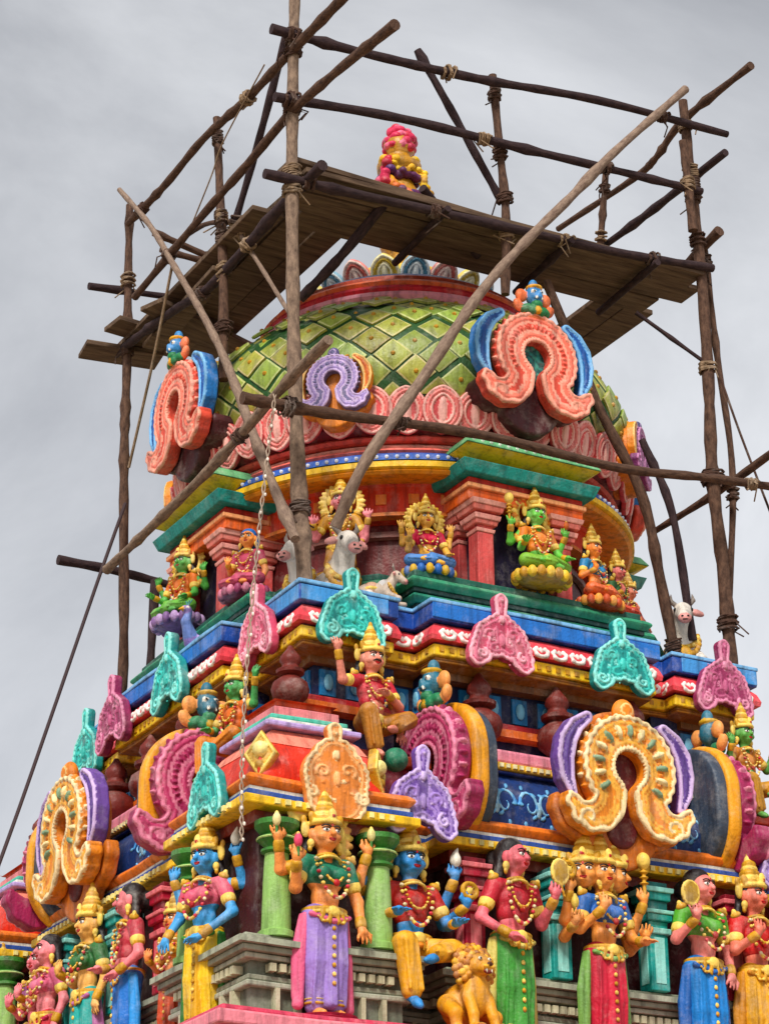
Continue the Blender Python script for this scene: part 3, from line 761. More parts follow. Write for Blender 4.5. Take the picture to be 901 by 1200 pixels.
def flame_mesh(key, c, depth=.08):
    if key in _km: return _km[key]
    s_ = SD(.004); pts = [(.43, .30), (.475, .42), (.485, .55), (.46, .68), (.40, .78), (.31, .85)]; ws = [.03, .055, .066, .068, .06, .045]
    F = poly_field(pts, ws, False); lo, hi = (.2, .2), (.6, .95)
    s_.prism(F, lo, hi, .03, -depth, c[0], rnd=.015); s_.ridge(F, lo, hi, .016, -depth, .015, c[1])
    pts2 = pts
    s_.chain([(a, -depth, b) for a, b in pts2], [.008, .012, .015, .015, .012, .009], c[2])
    _km[key] = s_.mesh('flame', .0095); return _km[key]
def backing_mesh(key, col, depth, grow=0.02, solid=True, field=None):
    if key in _km: return _km[key]
    s_ = SD(0)
    Fi = poly_field([(0, .18), (0, .60)], [.30, .34])
    F = (lambda U, V: np.minimum(HS_F(U, V), Fi(U, V))-grow) if solid else (lambda U, V: HS_F(U, V)-grow)
    if field: F = lambda U, V: field(U, V)-grow
    s_.prism(F, (-.64, -.1), (.64, 1.02), .012, depth, col, rnd=.02)
    _km[key] = s_.mesh('backing', .016); return _km[key]
def face_mesh(key, cols):
    """small monster mask that crowns an arch: face, round ears, collar of leaves"""
    if key in _km: return _km[key]
    skin, ear, leaf, gold = cols; s_ = SD(.008)
    s_.ell((0, -.03, .17), (.055, .05, .068), skin); s_.ell((0, -.07, .145), (.03, .03, .022), skin); s_.ell((0, -.085, .165), (.014, .016, .018), skin)
    s_.ell((0, -.02, .245), (.03, .03, .045), skin); s_.torus((0, -.03, .225), .04, .04, .012, gold)
    for sg in (-1, 1):
        s_.ell((sg*.085, -.015, .165), (.04, .026, .045), ear, k=.003); s_.ell((sg*.06, -.03, .075), (.045, .035, .03), leaf, ry=sg*.5)
        s_.ell((sg*.11, -.02, .09), (.03, .025, .045), ear, ry=sg*.6); s_.ell((sg*.028, -.07, .185), (.013, .01, .012), '#f4efe2', k=.002); s_.ell((sg*.028, -.079, .185), (.006, .005, .007), '#15120f', k=.001)
        s_.cone((sg*.02, -.09, .135), (sg*.024, -.092, .112), .006, .002, '#f4efe2', k=.002)
        s_.ell((sg*.03, -.055, .06), (.028, .025, .03), leaf)
    s_.ell((0, -.06, .10), (.035, .03, .03), leaf); s_.ell((0, -.065, .06), (.022, .022, .025), gold); s_.ell((0, -.02, .02), (.11, .035, .03), ear)
    _km[key] = s_.mesh('mask', .0065); return _km[key]
def bulb_mesh(key, c):
    if key in _km: return _km[key]
    s_ = SD(.015)
    s_.ell((0, -.05, .93), (.085, .06, .10), c[0]); s_.cone((0, -.05, .88), (0, -.09, .74), .06, .03, c[0]); s_.ell((0, -.105, .73), (.035, .02, .055), c[1], k=.004)
    for sg in (-1, 1): s_.ell((sg*.12, -.06, .83), (.07, .035, .035), c[0], ry=-sg*.5)
    s_.torus((0, -.095, .94), .04, .04, .012, c[1], k=.004, tilt=PI/2)
    _km[key] = s_.mesh('keystone', .0095); return _km[key]
def nasi(loc, rz, s, arch, flame=None, backing=None, keystone=None, inner=None, label=None, tilt=0.0, parent=None, petals=None, kscale=1.0):
    kx, cx = arch
    o = link('arch_ornament', arch_mesh(kx, cx, petals=petals), T)
    o.location = tuple(loc); o.rotation_euler = (tilt, 0, rz); o.scale = (s, s, s)
    if label: o['label'] = label
    if flame:
        fm = flame_mesh(*flame)
        for sg in (1, -1): link('flame', fm, o).scale = (sg, 1, 1)
    if backing: link('backing', backing_mesh(*backing), o)
    if keystone:
        ks = link(keystone[0], keystone[1], o); ks.location = keystone[2]; ks.scale = (kscale,)*3
    if inner: link('niche_panel', inner, o)
    return o
# the four big dome arches
CORAL = ('coral', ('#d65748', '#f5a893', '#ee7f6c'))
FB = ('flame_blue', ('#2d6fb4', '#7fb6e4', '#1f4f96'))
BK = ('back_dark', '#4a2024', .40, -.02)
m_face = face_mesh('mask_blue', ('#3f86c2', '#ea7d54', '#2c7a4a', '#e3a63c'))
si = SD(.01); rr = random.Random(2)
si.ell((0, .0, .50), (.17, .035, .2), '#1f5a58')
for i in range(60):
    a = rr.uniform(0, 2*PI); q = rr.random()**.5*.8
    si.ell((.15*q*math.cos(a), -.02, .5+.18*q*math.sin(a)), (.02, .022, .02), rr.choice(['#2f7f78', '#174a4c', '#3f8f80']))
inner_teal = si.mesh('niche_panel', .012)
DS = .77
for rz, nm in ((0, 'coral scrolled dome arch with blue flames, teal rockwork inside, over the green deity'), (-PI/2, 'coral scrolled dome arch with blue flames on the side of the hanging guy rope'), (PI/2, None)):
    c, s = math.cos(rz), math.sin(rz); x, y = .0, -1.56
    o = nasi((c*x-s*y, s*x+c*y, 8.165), rz, DS, CORAL, FB, BK, ('mask', m_face, (0, -.06, .84)), inner_teal, nm, kscale=1.3)
# diagonal small arches
LAV = ('lavender', ('#6d6690', '#c9b2da', '#9c86bc'))
MAG = ('plum', ('#7e3a6e', '#c98bb6', '#a25a92'))
lav_bulb = bulb_mesh('bulb_lav', ('#5a5480', '#b9a2cc'))
for rz, ar in ((-PI/4, LAV), (PI/4, MAG), (-3*PI/4, MAG)):
    c, s = math.cos(rz), math.sin(rz); x, y = 0, -1.535
    nasi((c*x-s*y, s*x+c*y, 8.155), rz, .44, ar, ('flame_orange', ('#e8903c', '#f6c884', '#d06a2c')), ('back_orange', '#d9822f', .35), ('keystone', lav_bulb, (0, 0, 0)), None)

# ------------------------------------------------------------------ arches of the barrel roofs
ORA = ('orange', ('#e08a2a', '#f8dcae', '#f2b45e'))
FP = ('flame_purple', ('#6a4a94', '#cbb2dc', '#553a80'))
orange_bulb = bulb_mesh('bulb_orange', ('#e58a2e', '#f9c98a'))
si = SD(0); Fi = poly_field([(0, .12), (0, .55)], [.12, .16]); si.prism(Fi, (-.3, 0), (.3, .75), .03, -.01, '#5a1a1e'); niche_maroon = si.mesh('niche_panel', .016)
PET = ('#7f9a7c', '#f3e2b0')
nasi((.19, -2.02, 5.43), 0, .82, ORA, FP, ('back_orange2', '#c9742a', .12), ('keystone', orange_bulb, (0, 0, 0)), niche_maroon, 'large orange and cream horseshoe arch with purple flames above the three-headed statue', petals=PET, tilt=.03)
nasi((-2.03, .36, 5.43), -PI/2, .82, ORA, FP, ('back_orange2', '#c9742a', .12), ('keystone', orange_bulb, (0, 0, 0)), niche_maroon, 'large orange and cream horseshoe arch above the green-bloused crowned statue', petals=PET, tilt=.03)
MGT = ('magenta', ('#9c2f58', '#d9839c', '#b8456c'))
CAPF = poly_field([(0, .40), (0, .55)], [.40, .40])
YR = ('rim_yellow', '#e3a02c', .11, 0, True, CAPF); GB = ('back_grey', '#3b4656', .13, -.03, True, CAPF)
m_face2 = face_mesh('mask_teal', ('#2f6f86', '#e8a064', '#2f7a52', '#c9a23c'))
def gable(loc, rz, face):
    o = nasi(loc, rz, .88, MGT, None, YR, ('mask', m_face2, (0, -.02, .85)), None, None, kscale=1.35)
    link('gable_back', backing_mesh(*GB), o).location = (0, .06, 0)
    return o
gable((-.72, -1.64, 5.40), -PI/2, 0); gable((1.06, -1.64, 5.40), PI/2, 0)
gable((-1.72, -.68, 5.40), 0, 0); gable((-1.72, 1.10, 5.40), PI, 0)

# ------------------------------------------------------------------ small arch ornaments (eaves and cornice)
_sp = [(0, .86), (0, .62), (.08, .55), (.17, .45), (.22, .30), (.25, .17), (.27, .12)]
_sw = [.085, .055, .11, .13, .13, .135, .11]
_fs = poly_field(_sp, _sw); _fc = poly_field([(0, .56), (0, .30), (.09, .26)], [.15, .12, .12])
_SM = lambda U, V: np.minimum(_fs(U, V), _fc(U, V))
_nv = 0
_kh = poly_field([(0, .90), (0, .74), (0, .58), (0, .40), (0, .16)], [.085, .06, .24, .34, .31])
def small_arch(loc, rz, s, body, rim, line, key, label=None, tilt=0.0, depth=.12):
    SM_F = _kh if key.startswith('small_peach') else _SM
    global _nv
    _nv += 1; key = key+str(_nv); vr = random.Random(_nv*13)
    if key not in _km:
        k_ = SD(.004); lo, hi = (-.45, -.02), (.45, .98)
        k_.prism(SM_F, lo, hi, .0, -depth, body, rnd=.03); k_.ridge(lambda U, V: SM_F(U, V)+.007*np.cos(np.arctan2(V-.35, U+1e-6)*26), lo, hi, .020, -depth+.004, .019, rim); k_.ridge(SM_F, lo, hi, .075, -depth+.004, .013, line)
        for sg in (-1, 1):
            p = spiral(.25+vr.uniform(-.02, .02), .18+vr.uniform(-.02, .02), .07+vr.uniform(-.01, .015), vr.uniform(1.0, 1.7), vr.uniform(1.6, 2.8), 1); k_.chain([(sg*a, -depth-.004, b) for a, b in p], [.017-.0003*i for i in range(len(p))], rim)
            p = spiral(.13+vr.uniform(-.02, .02), .43+vr.uniform(-.03, .03), .07+vr.uniform(-.01, .015), vr.uniform(.9, 1.5), vr.uniform(-1.2, 0), 1); k_.chain([(sg*a, -depth-.004, b) for a, b in p], [.016-.0003*i for i in range(len(p))], line)
        for i in range(16):
            x_, z_ = vr.uniform(-.26, .26), vr.uniform(.08, .6); k_.ell((x_, -depth-.002, z_), (vr.uniform(.008, .022), .012, vr.uniform(.008, .022)), vr.choice([rim, line, body]))
        k_.ell((0, -depth, .86), (.036, .02, .042), line); k_.ell((0, -depth-.018, .86), (.016, .012, .02), rim)
        k_.ell((0, -depth-.01, .62), (.03, .02, .05), rim); k_.ell((0, -depth-.01, .36), (.03, .02, .08), line)
        _km[key] = k_.mesh('small_arch', .012)
    o = link('small_arch', _km[key], T); o.location = tuple(loc); o.rotation_euler = (tilt, 0, rz); o.scale = (s*vr.uniform(1.06, 1.2), s, s*vr.uniform(.96, 1.04)); o.rotation_euler = (tilt, vr.uniform(-.05, .05), rz)
    if label: o['label'] = label
    return o
TEAL = ('#1d8f8c', '#8fe0d6', '#4fc0b6', 'small_teal'); PINK = ('#c2506a', '#f2aebc', '#dd7f96', 'small_pink'); PLUM = ('#8c3358', '#d58aa6', '#b0597c', 'small_plum')
PURP = ('#6a4a9a', '#cdb6e6', '#a184c8', 'small_purple'); PEACH = ('#e08a4c', '#fbd3a4', '#f2b078', 'small_peach')
s_ = .50
for x, c in ((-1.26, TEAL), (1.26, PLUM)): small_arch((x, -1.56, 6.49), 0, s_, *c)
for x, c in ((-.36, PINK), (.47, TEAL)): small_arch((x, -1.66, 6.47), 0, s_, *c)
for y, c in ((-1.12, PINK), (1.33, TEAL)): small_arch((-1.56, y, 6.50), -PI/2, s_, *c)
for y, c in ((-.16, TEAL), (.66, PLUM)): small_arch((-1.66, y, 6.50), -PI/2, s_*1.06, *c)
small_arch((-1.07, -1.96, 5.33), 0, .52, *PURP); small_arch((1.36, -1.96, 5.33), 0, .52, *PURP)
small_arch((-1.61, -2.04, 5.37), 0, .50, *PEACH)
small_arch((-2.09, -1.62, 5.36), -PI/2, .46, *TEAL); small_arch((-2.09, 2.0, 5.36), -PI/2, .46, *TEAL)
# ================================================================== the flower-hung pot finial on top
FN = empty('pot_finial', (0, 0, 9.875)); tag(FN, 'gold pot finial hung with yellow and pink flower garlands above the dome', 'finial')
_fp = 1
MB().lathe([(.15, 0), (.17, .03), (.15, .07), (.10, .11), (.09, .2), (.13, .24), (.16, .33), (.18, .45), (.175, .57), (.13, .69), (.10, .75), (.09, .80), (.15, .85), (.155, .90), (.09, .95), (.08, .99), (.11, 1.02), (.105, 1.08), (.06, 1.15), (.02, 1.22)], 32).build('pot', paint('#b8862c', rough=.3), FN, smooth=True, sharp=1.2)
def garland(pts, r, cols, seed, spread=.012, per=.020):
    """a string of flower heads along a closed or open line of points"""
    q = random.Random(seed); s_ = SD(.003); P = [np.array(x, float) for x in pts]
    for a_, b_ in zip(P, P[1:]):
        n = max(1, int(np.linalg.norm(b_-a_)/per))
        for k in range(n):
            c = a_+(b_-a_)*k/n+np.array([q.gauss(0, spread) for _ in range(3)]); rr_ = r*q.uniform(.75, 1.2)
            s_.ell(c, (rr_, rr_, rr_*.85), q.choice(cols))
    return link('garland', s_.mesh('garland', .0095), FN)
def hoop(z, R, tx=0.0, ty=0.0, n=26): R = R*.74; return [(R*math.cos(2*PI*i/n), R*math.sin(2*PI*i/n), z+R*(tx*math.cos(2*PI*i/n)+ty*math.sin(2*PI*i/n))) for i in range(n+1)]
Yw = ['#d8a21e', '#ecc53e', '#b98a1c', '#e6b52c']; Pk = ['#d23a5c', '#b8233f', '#e0708a', '#c93a58']; Vi = ['#4a1f5c', '#5a2450', '#2e1236']; Or = ['#e08a2a', '#d8701e', '#ecaa4a']
garland(hoop(1.17, .05), .036, Pk, 1); garland(hoop(1.11, .095), .040, Pk, 2); garland(hoop(1.04, .10, .1, 0), .036, Pk, 3)
garland(hoop(.93, .15, .25, .5), .034, Yw, 4); garland(hoop(.86, .17, -.35, .4), .034, Yw, 5); garland(hoop(.80, .165, .1, .1), .036, Vi, 6)
garland(hoop(.70, .20, -.4, .55), .034, Or, 7); garland(hoop(.62, .23, .45, .45), .036, Yw, 8); garland(hoop(.64, .21, 0, .1), .034, Vi, 9)
garland(hoop(.50, .265, .1, .3), .036, Or, 10); garland(hoop(.40, .27, -.2, .3), .036, Yw, 11)
garland([(-.12, -.07, .90), (-.17, -.09, .72), (-.19, -.09, .50), (-.19, -.08, .36)], .034, Pk, 12); garland([(.10, -.10, .88), (.15, -.12, .70), (.18, -.11, .52)], .028, Yw, 13)

# ================================================================== painted statues
GO, GO2, BLK = '#c9982f', '#efcf74', '#1c1416'
def fingers(s_, hand, d, side, col, r=.0078):
    d = np.array(d, float); d /= np.linalg.norm(d)+1e-9
    up = np.array([0, 0, 1.0]) if abs(d[2]) < .8 else np.array([0, -1.0, 0]); w = np.cross(d, up); w /= np.linalg.norm(w); n = np.cross(w, d)
    hand = np.array(hand, float); palm = hand+d*.022
    s_.ell(palm, (.024, .024, .026), col, k=.008)
    for i, ln in enumerate((.034, .041, .038, .028)):
        b = palm+w*(.0165*(i-1.5))+d*.012; e = b+d*ln*.65+w*(.005*(i-1.5)); t = e+d*ln*.45-n*.008
        s_.chain([b, e, t], [r, r*.9, r*.75], col, k=.0025)
    b = palm-w*side*.022-d*.006; e = b-w*side*.016+d*.018; s_.chain([b, e, e+d*.014+w*side*.003], [r*1.1, r, r*.8], col, k=.004)
def statue(name, label, group, loc, rz, S, skin, top, skirt, sash=None, female=True, crown=True, hair=BLK, zp=.50, legs=None, arms=None,
           turn=0.0, heads=(0,), sway=0.0, items=(), skin2=None, vest=True, halo=False, h=.0078, belly=0.0, beard=False, base=None, gold=GO, hs=1.09, wide=1.04):
    """local frame: front is -Y, feet at z=0, top of the head at about z=1 when standing"""
    E = empty(name, tuple(float(a) for a in loc), rz); E.scale = (S*wide, S*wide, S); tag(E, label, 'statue', group)
    dz = zp-.5; stand = legs is None
    def tp(x, y, z): return (x+sway*math.sin((z-.5)*3.0), y, z+dz)
    hx = tp(0, 0, .86)[0]
    def build(nm, s_, hh=h): return link(nm, s_.mesh(nm, hh), E)
    b = SD(.016)
    b.ell(tp(0, 0, .50), (.088, .066, .07), skin); b.ell(tp(0, -.004-belly*.4, .595), (.066+belly*.5, .052+belly, .075), skin)
    b.ell(tp(0, 0, .70), (.09, .062, .088), skin); b.cone(tp(-.095, .004, .772), tp(.095, .004, .772), .036, .036, skin)
    b.cone(tp(0, 0, .78), tp(0, -.004, .87), .034, .032, skin)
    neck_p = tp(0, 0, .86)
    H = []
    for i, hd in enumerate(heads):
        off, an = (0, turn) if i == 0 else hd
        c, sn = math.cos(an), math.sin(an); base_p = np.array(neck_p)+np.array([off, .0 if i == 0 else .02, 0])
        def hp(x, y, z, c=c, sn=sn, bp=base_p): x, y, z = x*hs, y*hs, z*hs; return (bp[0]+c*x-sn*y, bp[1]+sn*x+c*y, bp[2]+z)
        H.append((hp, an))
        b.ell(hp(0, 0, .058), (hs*.060, hs*.068, hs*.074), skin, rz=an); b.ell(hp(0, -.018, .02), (hs*.042, hs*.044, hs*.040), skin, rz=an)
        b.chain([hp(0, -.066, .066), hp(0, -.079, .043)], [.008, .0125], skin, k=.005)
        b.ell(hp(0, -.055, .012), (hs*.022, hs*.014, hs*.012), skin, k=.006)
        for sg in (-1, 1):
            b.ell(hp(sg*.061, .0, .05), (hs*.012, hs*.019, hs*.03), skin, k=.004, rz=an); b.ell(hp(sg*.032, -.043, .036), (hs*.022, hs*.02, hs*.02), skin, k=.01)
    legs = legs or [((-.046, 0, .50), (-.05, -.012, .27), (-.048, .0, .045), (0, -1, 0)), ((.046, 0, .50), (.05, -.012, .27), (.048, .0, .045), (0, -1, 0))]
    for hip, knee, ank, fd in legs:
        b.chain([hip, knee, ank], [.058, .042, .026], skin)
        f = np.array(fd, float); f /= np.linalg.norm(f); a = np.array(ank)
        b.chain([a+np.array([0, 0, -.012])-f*.012, a+f*.045+np.array([0, 0, -.026]), a+f*.075+np.array([0, 0, -.03])], [.024, .021, .016], skin)
    arms = arms or [(-1, (-.17, .0, .62), (-.13, -.12, .66), (0, 0, 1)), (1, (.165, .02, .60), (.15, -.03, .46), (0, 0, -1))]
    jw = SD(.005); gx = gold
    for sd_, el, ha, fd in arms:
        sh = tp(sd_*.112, .004, .768); el_ = tp(*el); ha_ = tp(*ha)
        b.chain([sh, el_], [.034, .026], skin); b.chain([el_, ha_], [.027, .0185], skin); fingers(b, ha_, fd, sd_, skin)
        A_, B_, C_ = np.array(sh), np.array(el_), np.array(ha_)
        for P, Q, t, r in ((A_, B_, .62, .034), (B_, C_, .86, .0255), (B_, C_, .72, .0255)):
            u = (Q-P)/np.linalg.norm(Q-P); p = P+(Q-P)*t; jw.cone(p-u*.004, p+u*.004, r, r, gx)
    body = build('body', b)
    # clothing
    if top:
        t_ = SD(.012)
        t_.ell(tp(0, 0, .705), (.097, .069, .078), top)
        if female:
            for sg in (-1, 1): t_.ell(tp(sg*.043, -.056, .705), (.043, .037, .042), top)
        else:
            t_.ell(tp(0, -.002, .64), (.084, .062, .07), top)
        t_.cone(tp(-.098, .004, .772), tp(.098, .004, .772), .040, .040, top)
        for sd_, el, ha, fd in arms[:2]:
            sh = np.array(tp(sd_*.112, .004, .768)); el_ = np.array(tp(*el)); t_.chain([sh, sh+(el_-sh)*.55], [.044, .037], top)
            p = sh+(el_-sh)*.55; u = (el_-sh)/np.linalg.norm(el_-sh); jw.cone(p-u*.003, p+u*.003, .0395, .0395, GO2)
        build('blouse' if female else 'vest', t_)
    if skirt:
        q = SD(.014); sk2 = skin2 or skirt
        q.ell(tp(0, 0, .50), (.097, .074, .062), skirt)
        for hip, knee, ank, fd in legs:
            k_, a_ = np.array(knee), np.array(ank); end = k_+(a_-k_)*.93
            q.chain([hip, knee, end], [.066, .054, .046], skirt)
            for j in range(5):   # folds running round each leg
                p = k_+(end-k_)*(j/5+.05); 
            for dx in (-.026, .0, .026):
                q.chain([np.array(hip)+[dx, -.058, -.02], k_+[dx*1.1, -.05, 0], end+[dx*1.2, -.04, 0]], [.007, .008, .009], skirt, k=.004)
        if stand:
            q.chain([tp(0, -.055, .47), (sway*-.2, -.055, .27), (0, -.05, .07)], [.028, .024, .034], sk2, k=.004)
            q.chain([tp(.012, -.075, .47), (.012, -.075, .27), (.014, -.075, .06)], [.008, .008, .01], sk2, k=.003)
        build('skirt', q)
    if sash:
        w = SD(.006)
        if stand:
            for sg in (-1, 1):
                w.chain([tp(sg*.10, -.01, .50), (sg*.118, .0, .30), (sg*.128, .01, .06)], [.018, .022, .026], sash)
                w.chain([tp(sg*.11, .01, .50), (sg*.14, .02, .32), (sg*.135, .02, .10)], [.014, .016, .018], sash)
            w.chain([tp(-.095, -.05, .50), tp(0, -.08, .465), tp(.095, -.05, .50)], [.014, .014, .014], sash)
        else:
            w.chain([tp(-.095, -.05, .51), tp(0, -.08, .475), tp(.095, -.05, .51)], [.016, .016, .016], sash)
        build('sash', w)
    # jewellery
    jw.torus(tp(0, -.008, .795), .05, .045, .010, gx, tilt=-.35); jw.torus(tp(0, -.02, .765), .066, .056, .008, GO2, tilt=-.6)
    for i in range(15):
        a = PI*(i/14); x = .062*math.cos(a); z = .775-.115*math.sin(a); y = -.064-.034*math.sin(a)*(1 if female else .45)
        jw.ell(tp(x, y, z), (.0085, .0085, .0085), GO2 if i % 2 else gx)
    jw.ell(tp(0, -.075-.03*(female), .652), (.016, .012, .02), '#b3242e')
    for sg in (-1, 1):                        # shoulder ornaments and hip chains
        jw.ell(tp(sg*.128, -.01, .805), (.03, .026, .02), gx, ry=sg*.5); jw.ell(tp(sg*.142, -.012, .822), (.012, .012, .016), GO2)
        for i in range(9):
            a = PI*i/8; jw.ell(tp(sg*(.012+.068*i/8), -.083+.02*(i/8)**2, .505-.045*math.sin(a)), (.0075, .0075, .0075), GO2 if i % 2 else gx)
    for i in range(19):                       # long flower garland
        a = PI*i/18; jw.ell(tp(.082*math.cos(a), -.066-(.045 if female else .018)*math.sin(a), .775-.20*math.sin(a)), (.011, .010, .011), ('#e6d6b0', '#c9414e', GO2)[i % 3])
    if stand:
        for hip, knee, ank, fd in legs:
            k_, a_ = np.array(knee), np.array(ank); e_ = k_+(a_-k_)*.9
            jw.torus(e_, .047, .047, .008, gx); jw.torus(e_+[0, 0, .02], .0475, .0475, .005, GO2)
        for j in range(7): jw.ell((.0, -.084, .43-.045*j), (.012, .007, .014), GO2 if j % 2 else gx)
    if True:
        jw.torus(tp(0, 0, .53), .092, .073, .013, gx); jw.torus(tp(0, 0, .512), .099, .077, .008, GO2)
        jw.ell(tp(0, -.083, .515), (.03, .014, .03), GO2)
        for sg in (-1, 1): jw.ell(tp(sg*.05, -.07, .495), (.012, .01, .03), gx); jw.ell(tp(sg*.02, -.082, .475), (.01, .01, .03), gx)
    for hp, an in H:
        for sg in (-1, 1): jw.ell(hp(sg*.066, -.004, .008), (hs*.016, hs*.016, hs*.022), GO2); jw.ell(hp(sg*.07, -.004, -.02), (hs*.010, hs*.010, hs*.014), gx)
    for hip, knee, ank, fd in legs: 
        a = np.array(ank); jw.cone(a+[0, 0, .006], a+[0, 0, .012], .031, .031, gx)
    tag(build('jewellery', jw, h*.82), kind='stuff')
    if hair:
        for hp, an in H:
            hr = SD(.012)
            hr.ell(hp(0, .018, .072), (hs*.066, hs*.064, hs*.072), hair, rz=an)
            if not crown: hr.ell(hp(0, .012, .105), (hs*.060, hs*.058, hs*.048), hair, rz=an); hr.ell(hp(0, .09, .06), (hs*.045, hs*.04, hs*.05), hair, rz=an)
            for sg in (-1, 1): hr.chain([hp(sg*.05, .03, .06), hp(sg*.072, .035, -.03), hp(sg*.085, .03, -.09)], [.024, .02, .012], hair)
            build('hair', hr)
    if crown:
        for hp, an in H:
            cr = SD(.006)
            cr.torus(hp(0, 0, .105), hs*.058, hs*.062, hs*.014, GO2); z = .115
            for r, t, c in ((.060, .024, gx), (.054, .024, GO2), (.050, .026, gx), (.040, .024, GO2), (.034, .026, gx), (.022, .024, GO2), (.013, .026, gx)):
                cr.ell(hp(0, .004, z+t*.4), (hs*r, hs*r, hs*t), c, k=.003); z += t*.95
            cr.ell(hp(0, -.064, .135), (hs*.02, hs*.012, hs*.032), GO2); cr.ell(hp(0, -.075, .13), (hs*.008, hs*.006, hs*.01), '#b3242e', k=.002)
            for sg in (-1, 1):
                cr.ell(hp(sg*.062, -.012, .125), (hs*.018, hs*.014, hs*.034), gx, ry=sg*.3); cr.ell(hp(sg*.084, .01, .075), (hs*.02, hs*.014, hs*.04), GO2); cr.ell(hp(sg*.09, .012, .12), (hs*.014, hs*.012, hs*.022), gx)
            build('crown', cr, h*.82)
    if halo:
        ha_ = SD(.005); c = tp(0, .055, .93)
        for i in range(21):
            a = math.radians(-50+280*i/20); r = .155
            ha_.ell((c[0]+r*math.cos(a), c[1], c[2]+r*math.sin(a)), (.034, .014, .02), halo if i % 2 else GO2, ry=-a)
        ha_.torus(c, .125, .125, .014, GO2, tilt=PI/2)
        build('halo', ha_, h)
    # painted eyes, brows and lips
    for hp, an in H:
        for sg in (-1, 1):
            m = MB(); m.ball((0, 0, 0), (.0155, .007, .0092), 10, 6, 0); m.ball((0, -.0055, 0), (.0062, .0035, .0066), 8, 5, 1)
            m.tube([(-.021, .001, .017), (-.007, -.004, .023), (.008, -.004, .022), (.021, .001, .016)], .0034, 6, 1); m.tube([(-.016, -.002, .009), (0, -.006, .0115), (.016, -.002, .009)], .0022, 6, 1)
            e = m.build('eye', ['#f3efe6', '#120d0c'], E, smooth=True); e.scale = (hs,)*3; e.location = hp(sg*.0255, -.0605, .062); e.rotation_euler = (0, 0, an-sg*-.32)
        m = MB(); m.ball((-.007, 0, .0035), (.0105, .006, .0045)); m.ball((.007, 0, .0035), (.0105, .006, .0045)); m.ball((0, 0, -.003), (.0135, .0065, .0048))
        l = m.build('lips', '#b3242c', E, smooth=True); l.scale = (hs,)*3; l.location = hp(0, -.0665, .020); l.rotation_euler = (0, 0, an)
        if beard:
            m = MB(); m.tube([(-.03, .012, -.004), (-.014, -.003, .004), (0, -.006, .002), (.014, -.003, .004), (.03, .012, -.004)], [.002, .005, .006, .005, .002], 6); l = m.build('moustache', BLK, E, smooth=True); l.scale = (hs,)*3; l.location = hp(0, -.07, .032); l.rotation_euler = (0, 0, an)
        else:
            m = MB(); m.ball((0, 0, 0), (.0045, .003, .009)); l = m.build('forehead_mark', '#c2202c', E, smooth=True); l.scale = (hs,)*3; l.location = hp(0, -.066, .088); l.rotation_euler = (0, 0, an)
    for nm, fn in items:
        s_ = SD(.006); fn(s_, tp); build(nm, s_)
    if base:
        MB().lathe([(base[0], -base[1]), (base[0]*1.05, -base[1]*.7), (base[0]*.92, -base[1]*.4), (base[0]*.98, 0.004), (.01, .0045)], 24).build('pedestal', base[2], E, smooth=True, sharp=.6)
    return E
# --- things held
def bud(x, y, z, c='#d94f6c'):
    def f(s_, tp):
        s_.ell(tp(x, y, z+.03), (.020, .020, .034), c); s_.ell(tp(x, y, z+.055), (.010, .010, .024), GO2); s_.cone(tp(x, y, z-.05), tp(x, y, z), .007, .007, '#3d7a35')
    return f
def mace(x, y, z, c=GO):
    def f(s_, tp):
        s_.cone(tp(x, y, z-.10), tp(x, y, z+.10), .010, .012, c); s_.ell(tp(x, y, z+.14), (.036, .036, .046), GO2)
        for k in range(3): s_.torus(tp(x, y, z+.02+.03*k), .018, .018, .006, c)
    return f
def disc(x, y, z, c=GO):
    def f(s_, tp):
        s_.torus(tp(x, y, z), .038, .038, .012, c, tilt=PI/2); s_.ell(tp(x, y, z), (.02, .012, .02), GO2)
    return f
def conch(x, y, z):
    def f(s_, tp):
        s_.ell(tp(x, y, z), (.026, .026, .038), '#efe8da'); s_.cone(tp(x, y, z+.03), tp(x+.012, y, z+.065), .016, .004, '#efe8da')
    return f
def fan(x, y, z):
    def f(s_, tp):
        s_.ell(tp(x, y, z), (.05, .012, .07), '#b08a3c', ry=.5); s_.torus(tp(x, y, z), .05, .06, .008, GO2, tilt=PI/2); s_.cone(tp(x+.03, y, z-.12), tp(x, y, z-.05), .008, .008, GO)
    return f
# ================================================================== where the statues stand
def fy(px, py, y): return ony(px, py, y)[0]
def fx(px, py, x): return onx(px, py, x)[1]
LZ = 4.30
ROW_R, ROW_L = 'statues standing along the lower front ledge', 'statues standing along the lower side ledge'
PED = (.15, .02/1.0, '#b8405a')
ORG, YEL, PNK, BLU, GRN, SAL = '#e8955a', '#e3b25c', '#dd7f7a', '#3f8fcf', '#5aa65c', '#d98268'

statue('goddess_statue', 'orange-skinned goddess in green blouse and lavender skirt at the tower corner', ROW_R, (fy(380, 1080, -2.09), -2.09, LZ), .06, 1.02, ORG, '#1f7358', '#9a7fc4', sash='#dd6a8c', base=PED,
       arms=[(-1, (-.165, -.03, .62), (-.20, -.10, .735), (-.05, -.1, 1)), (1, (.165, -.01, .60), (.155, -.06, .455), (.1, -.3, -1)), (-1, (-.20, .04, .72), (-.235, -.0, .86), (-.1, 0, 1)), (1, (.20, .04, .72), (.225, 0, .86), (.1, 0, 1))],
       items=[('flower_bud', bud(-.25, -.01, .93, '#e6d9a0')), ('flower_bud', bud(.24, -.01, .93, '#d9cf8a')), ('flower_bud', bud(-.205, -.12, .80))], halo='#e8b070', wide=1.12)

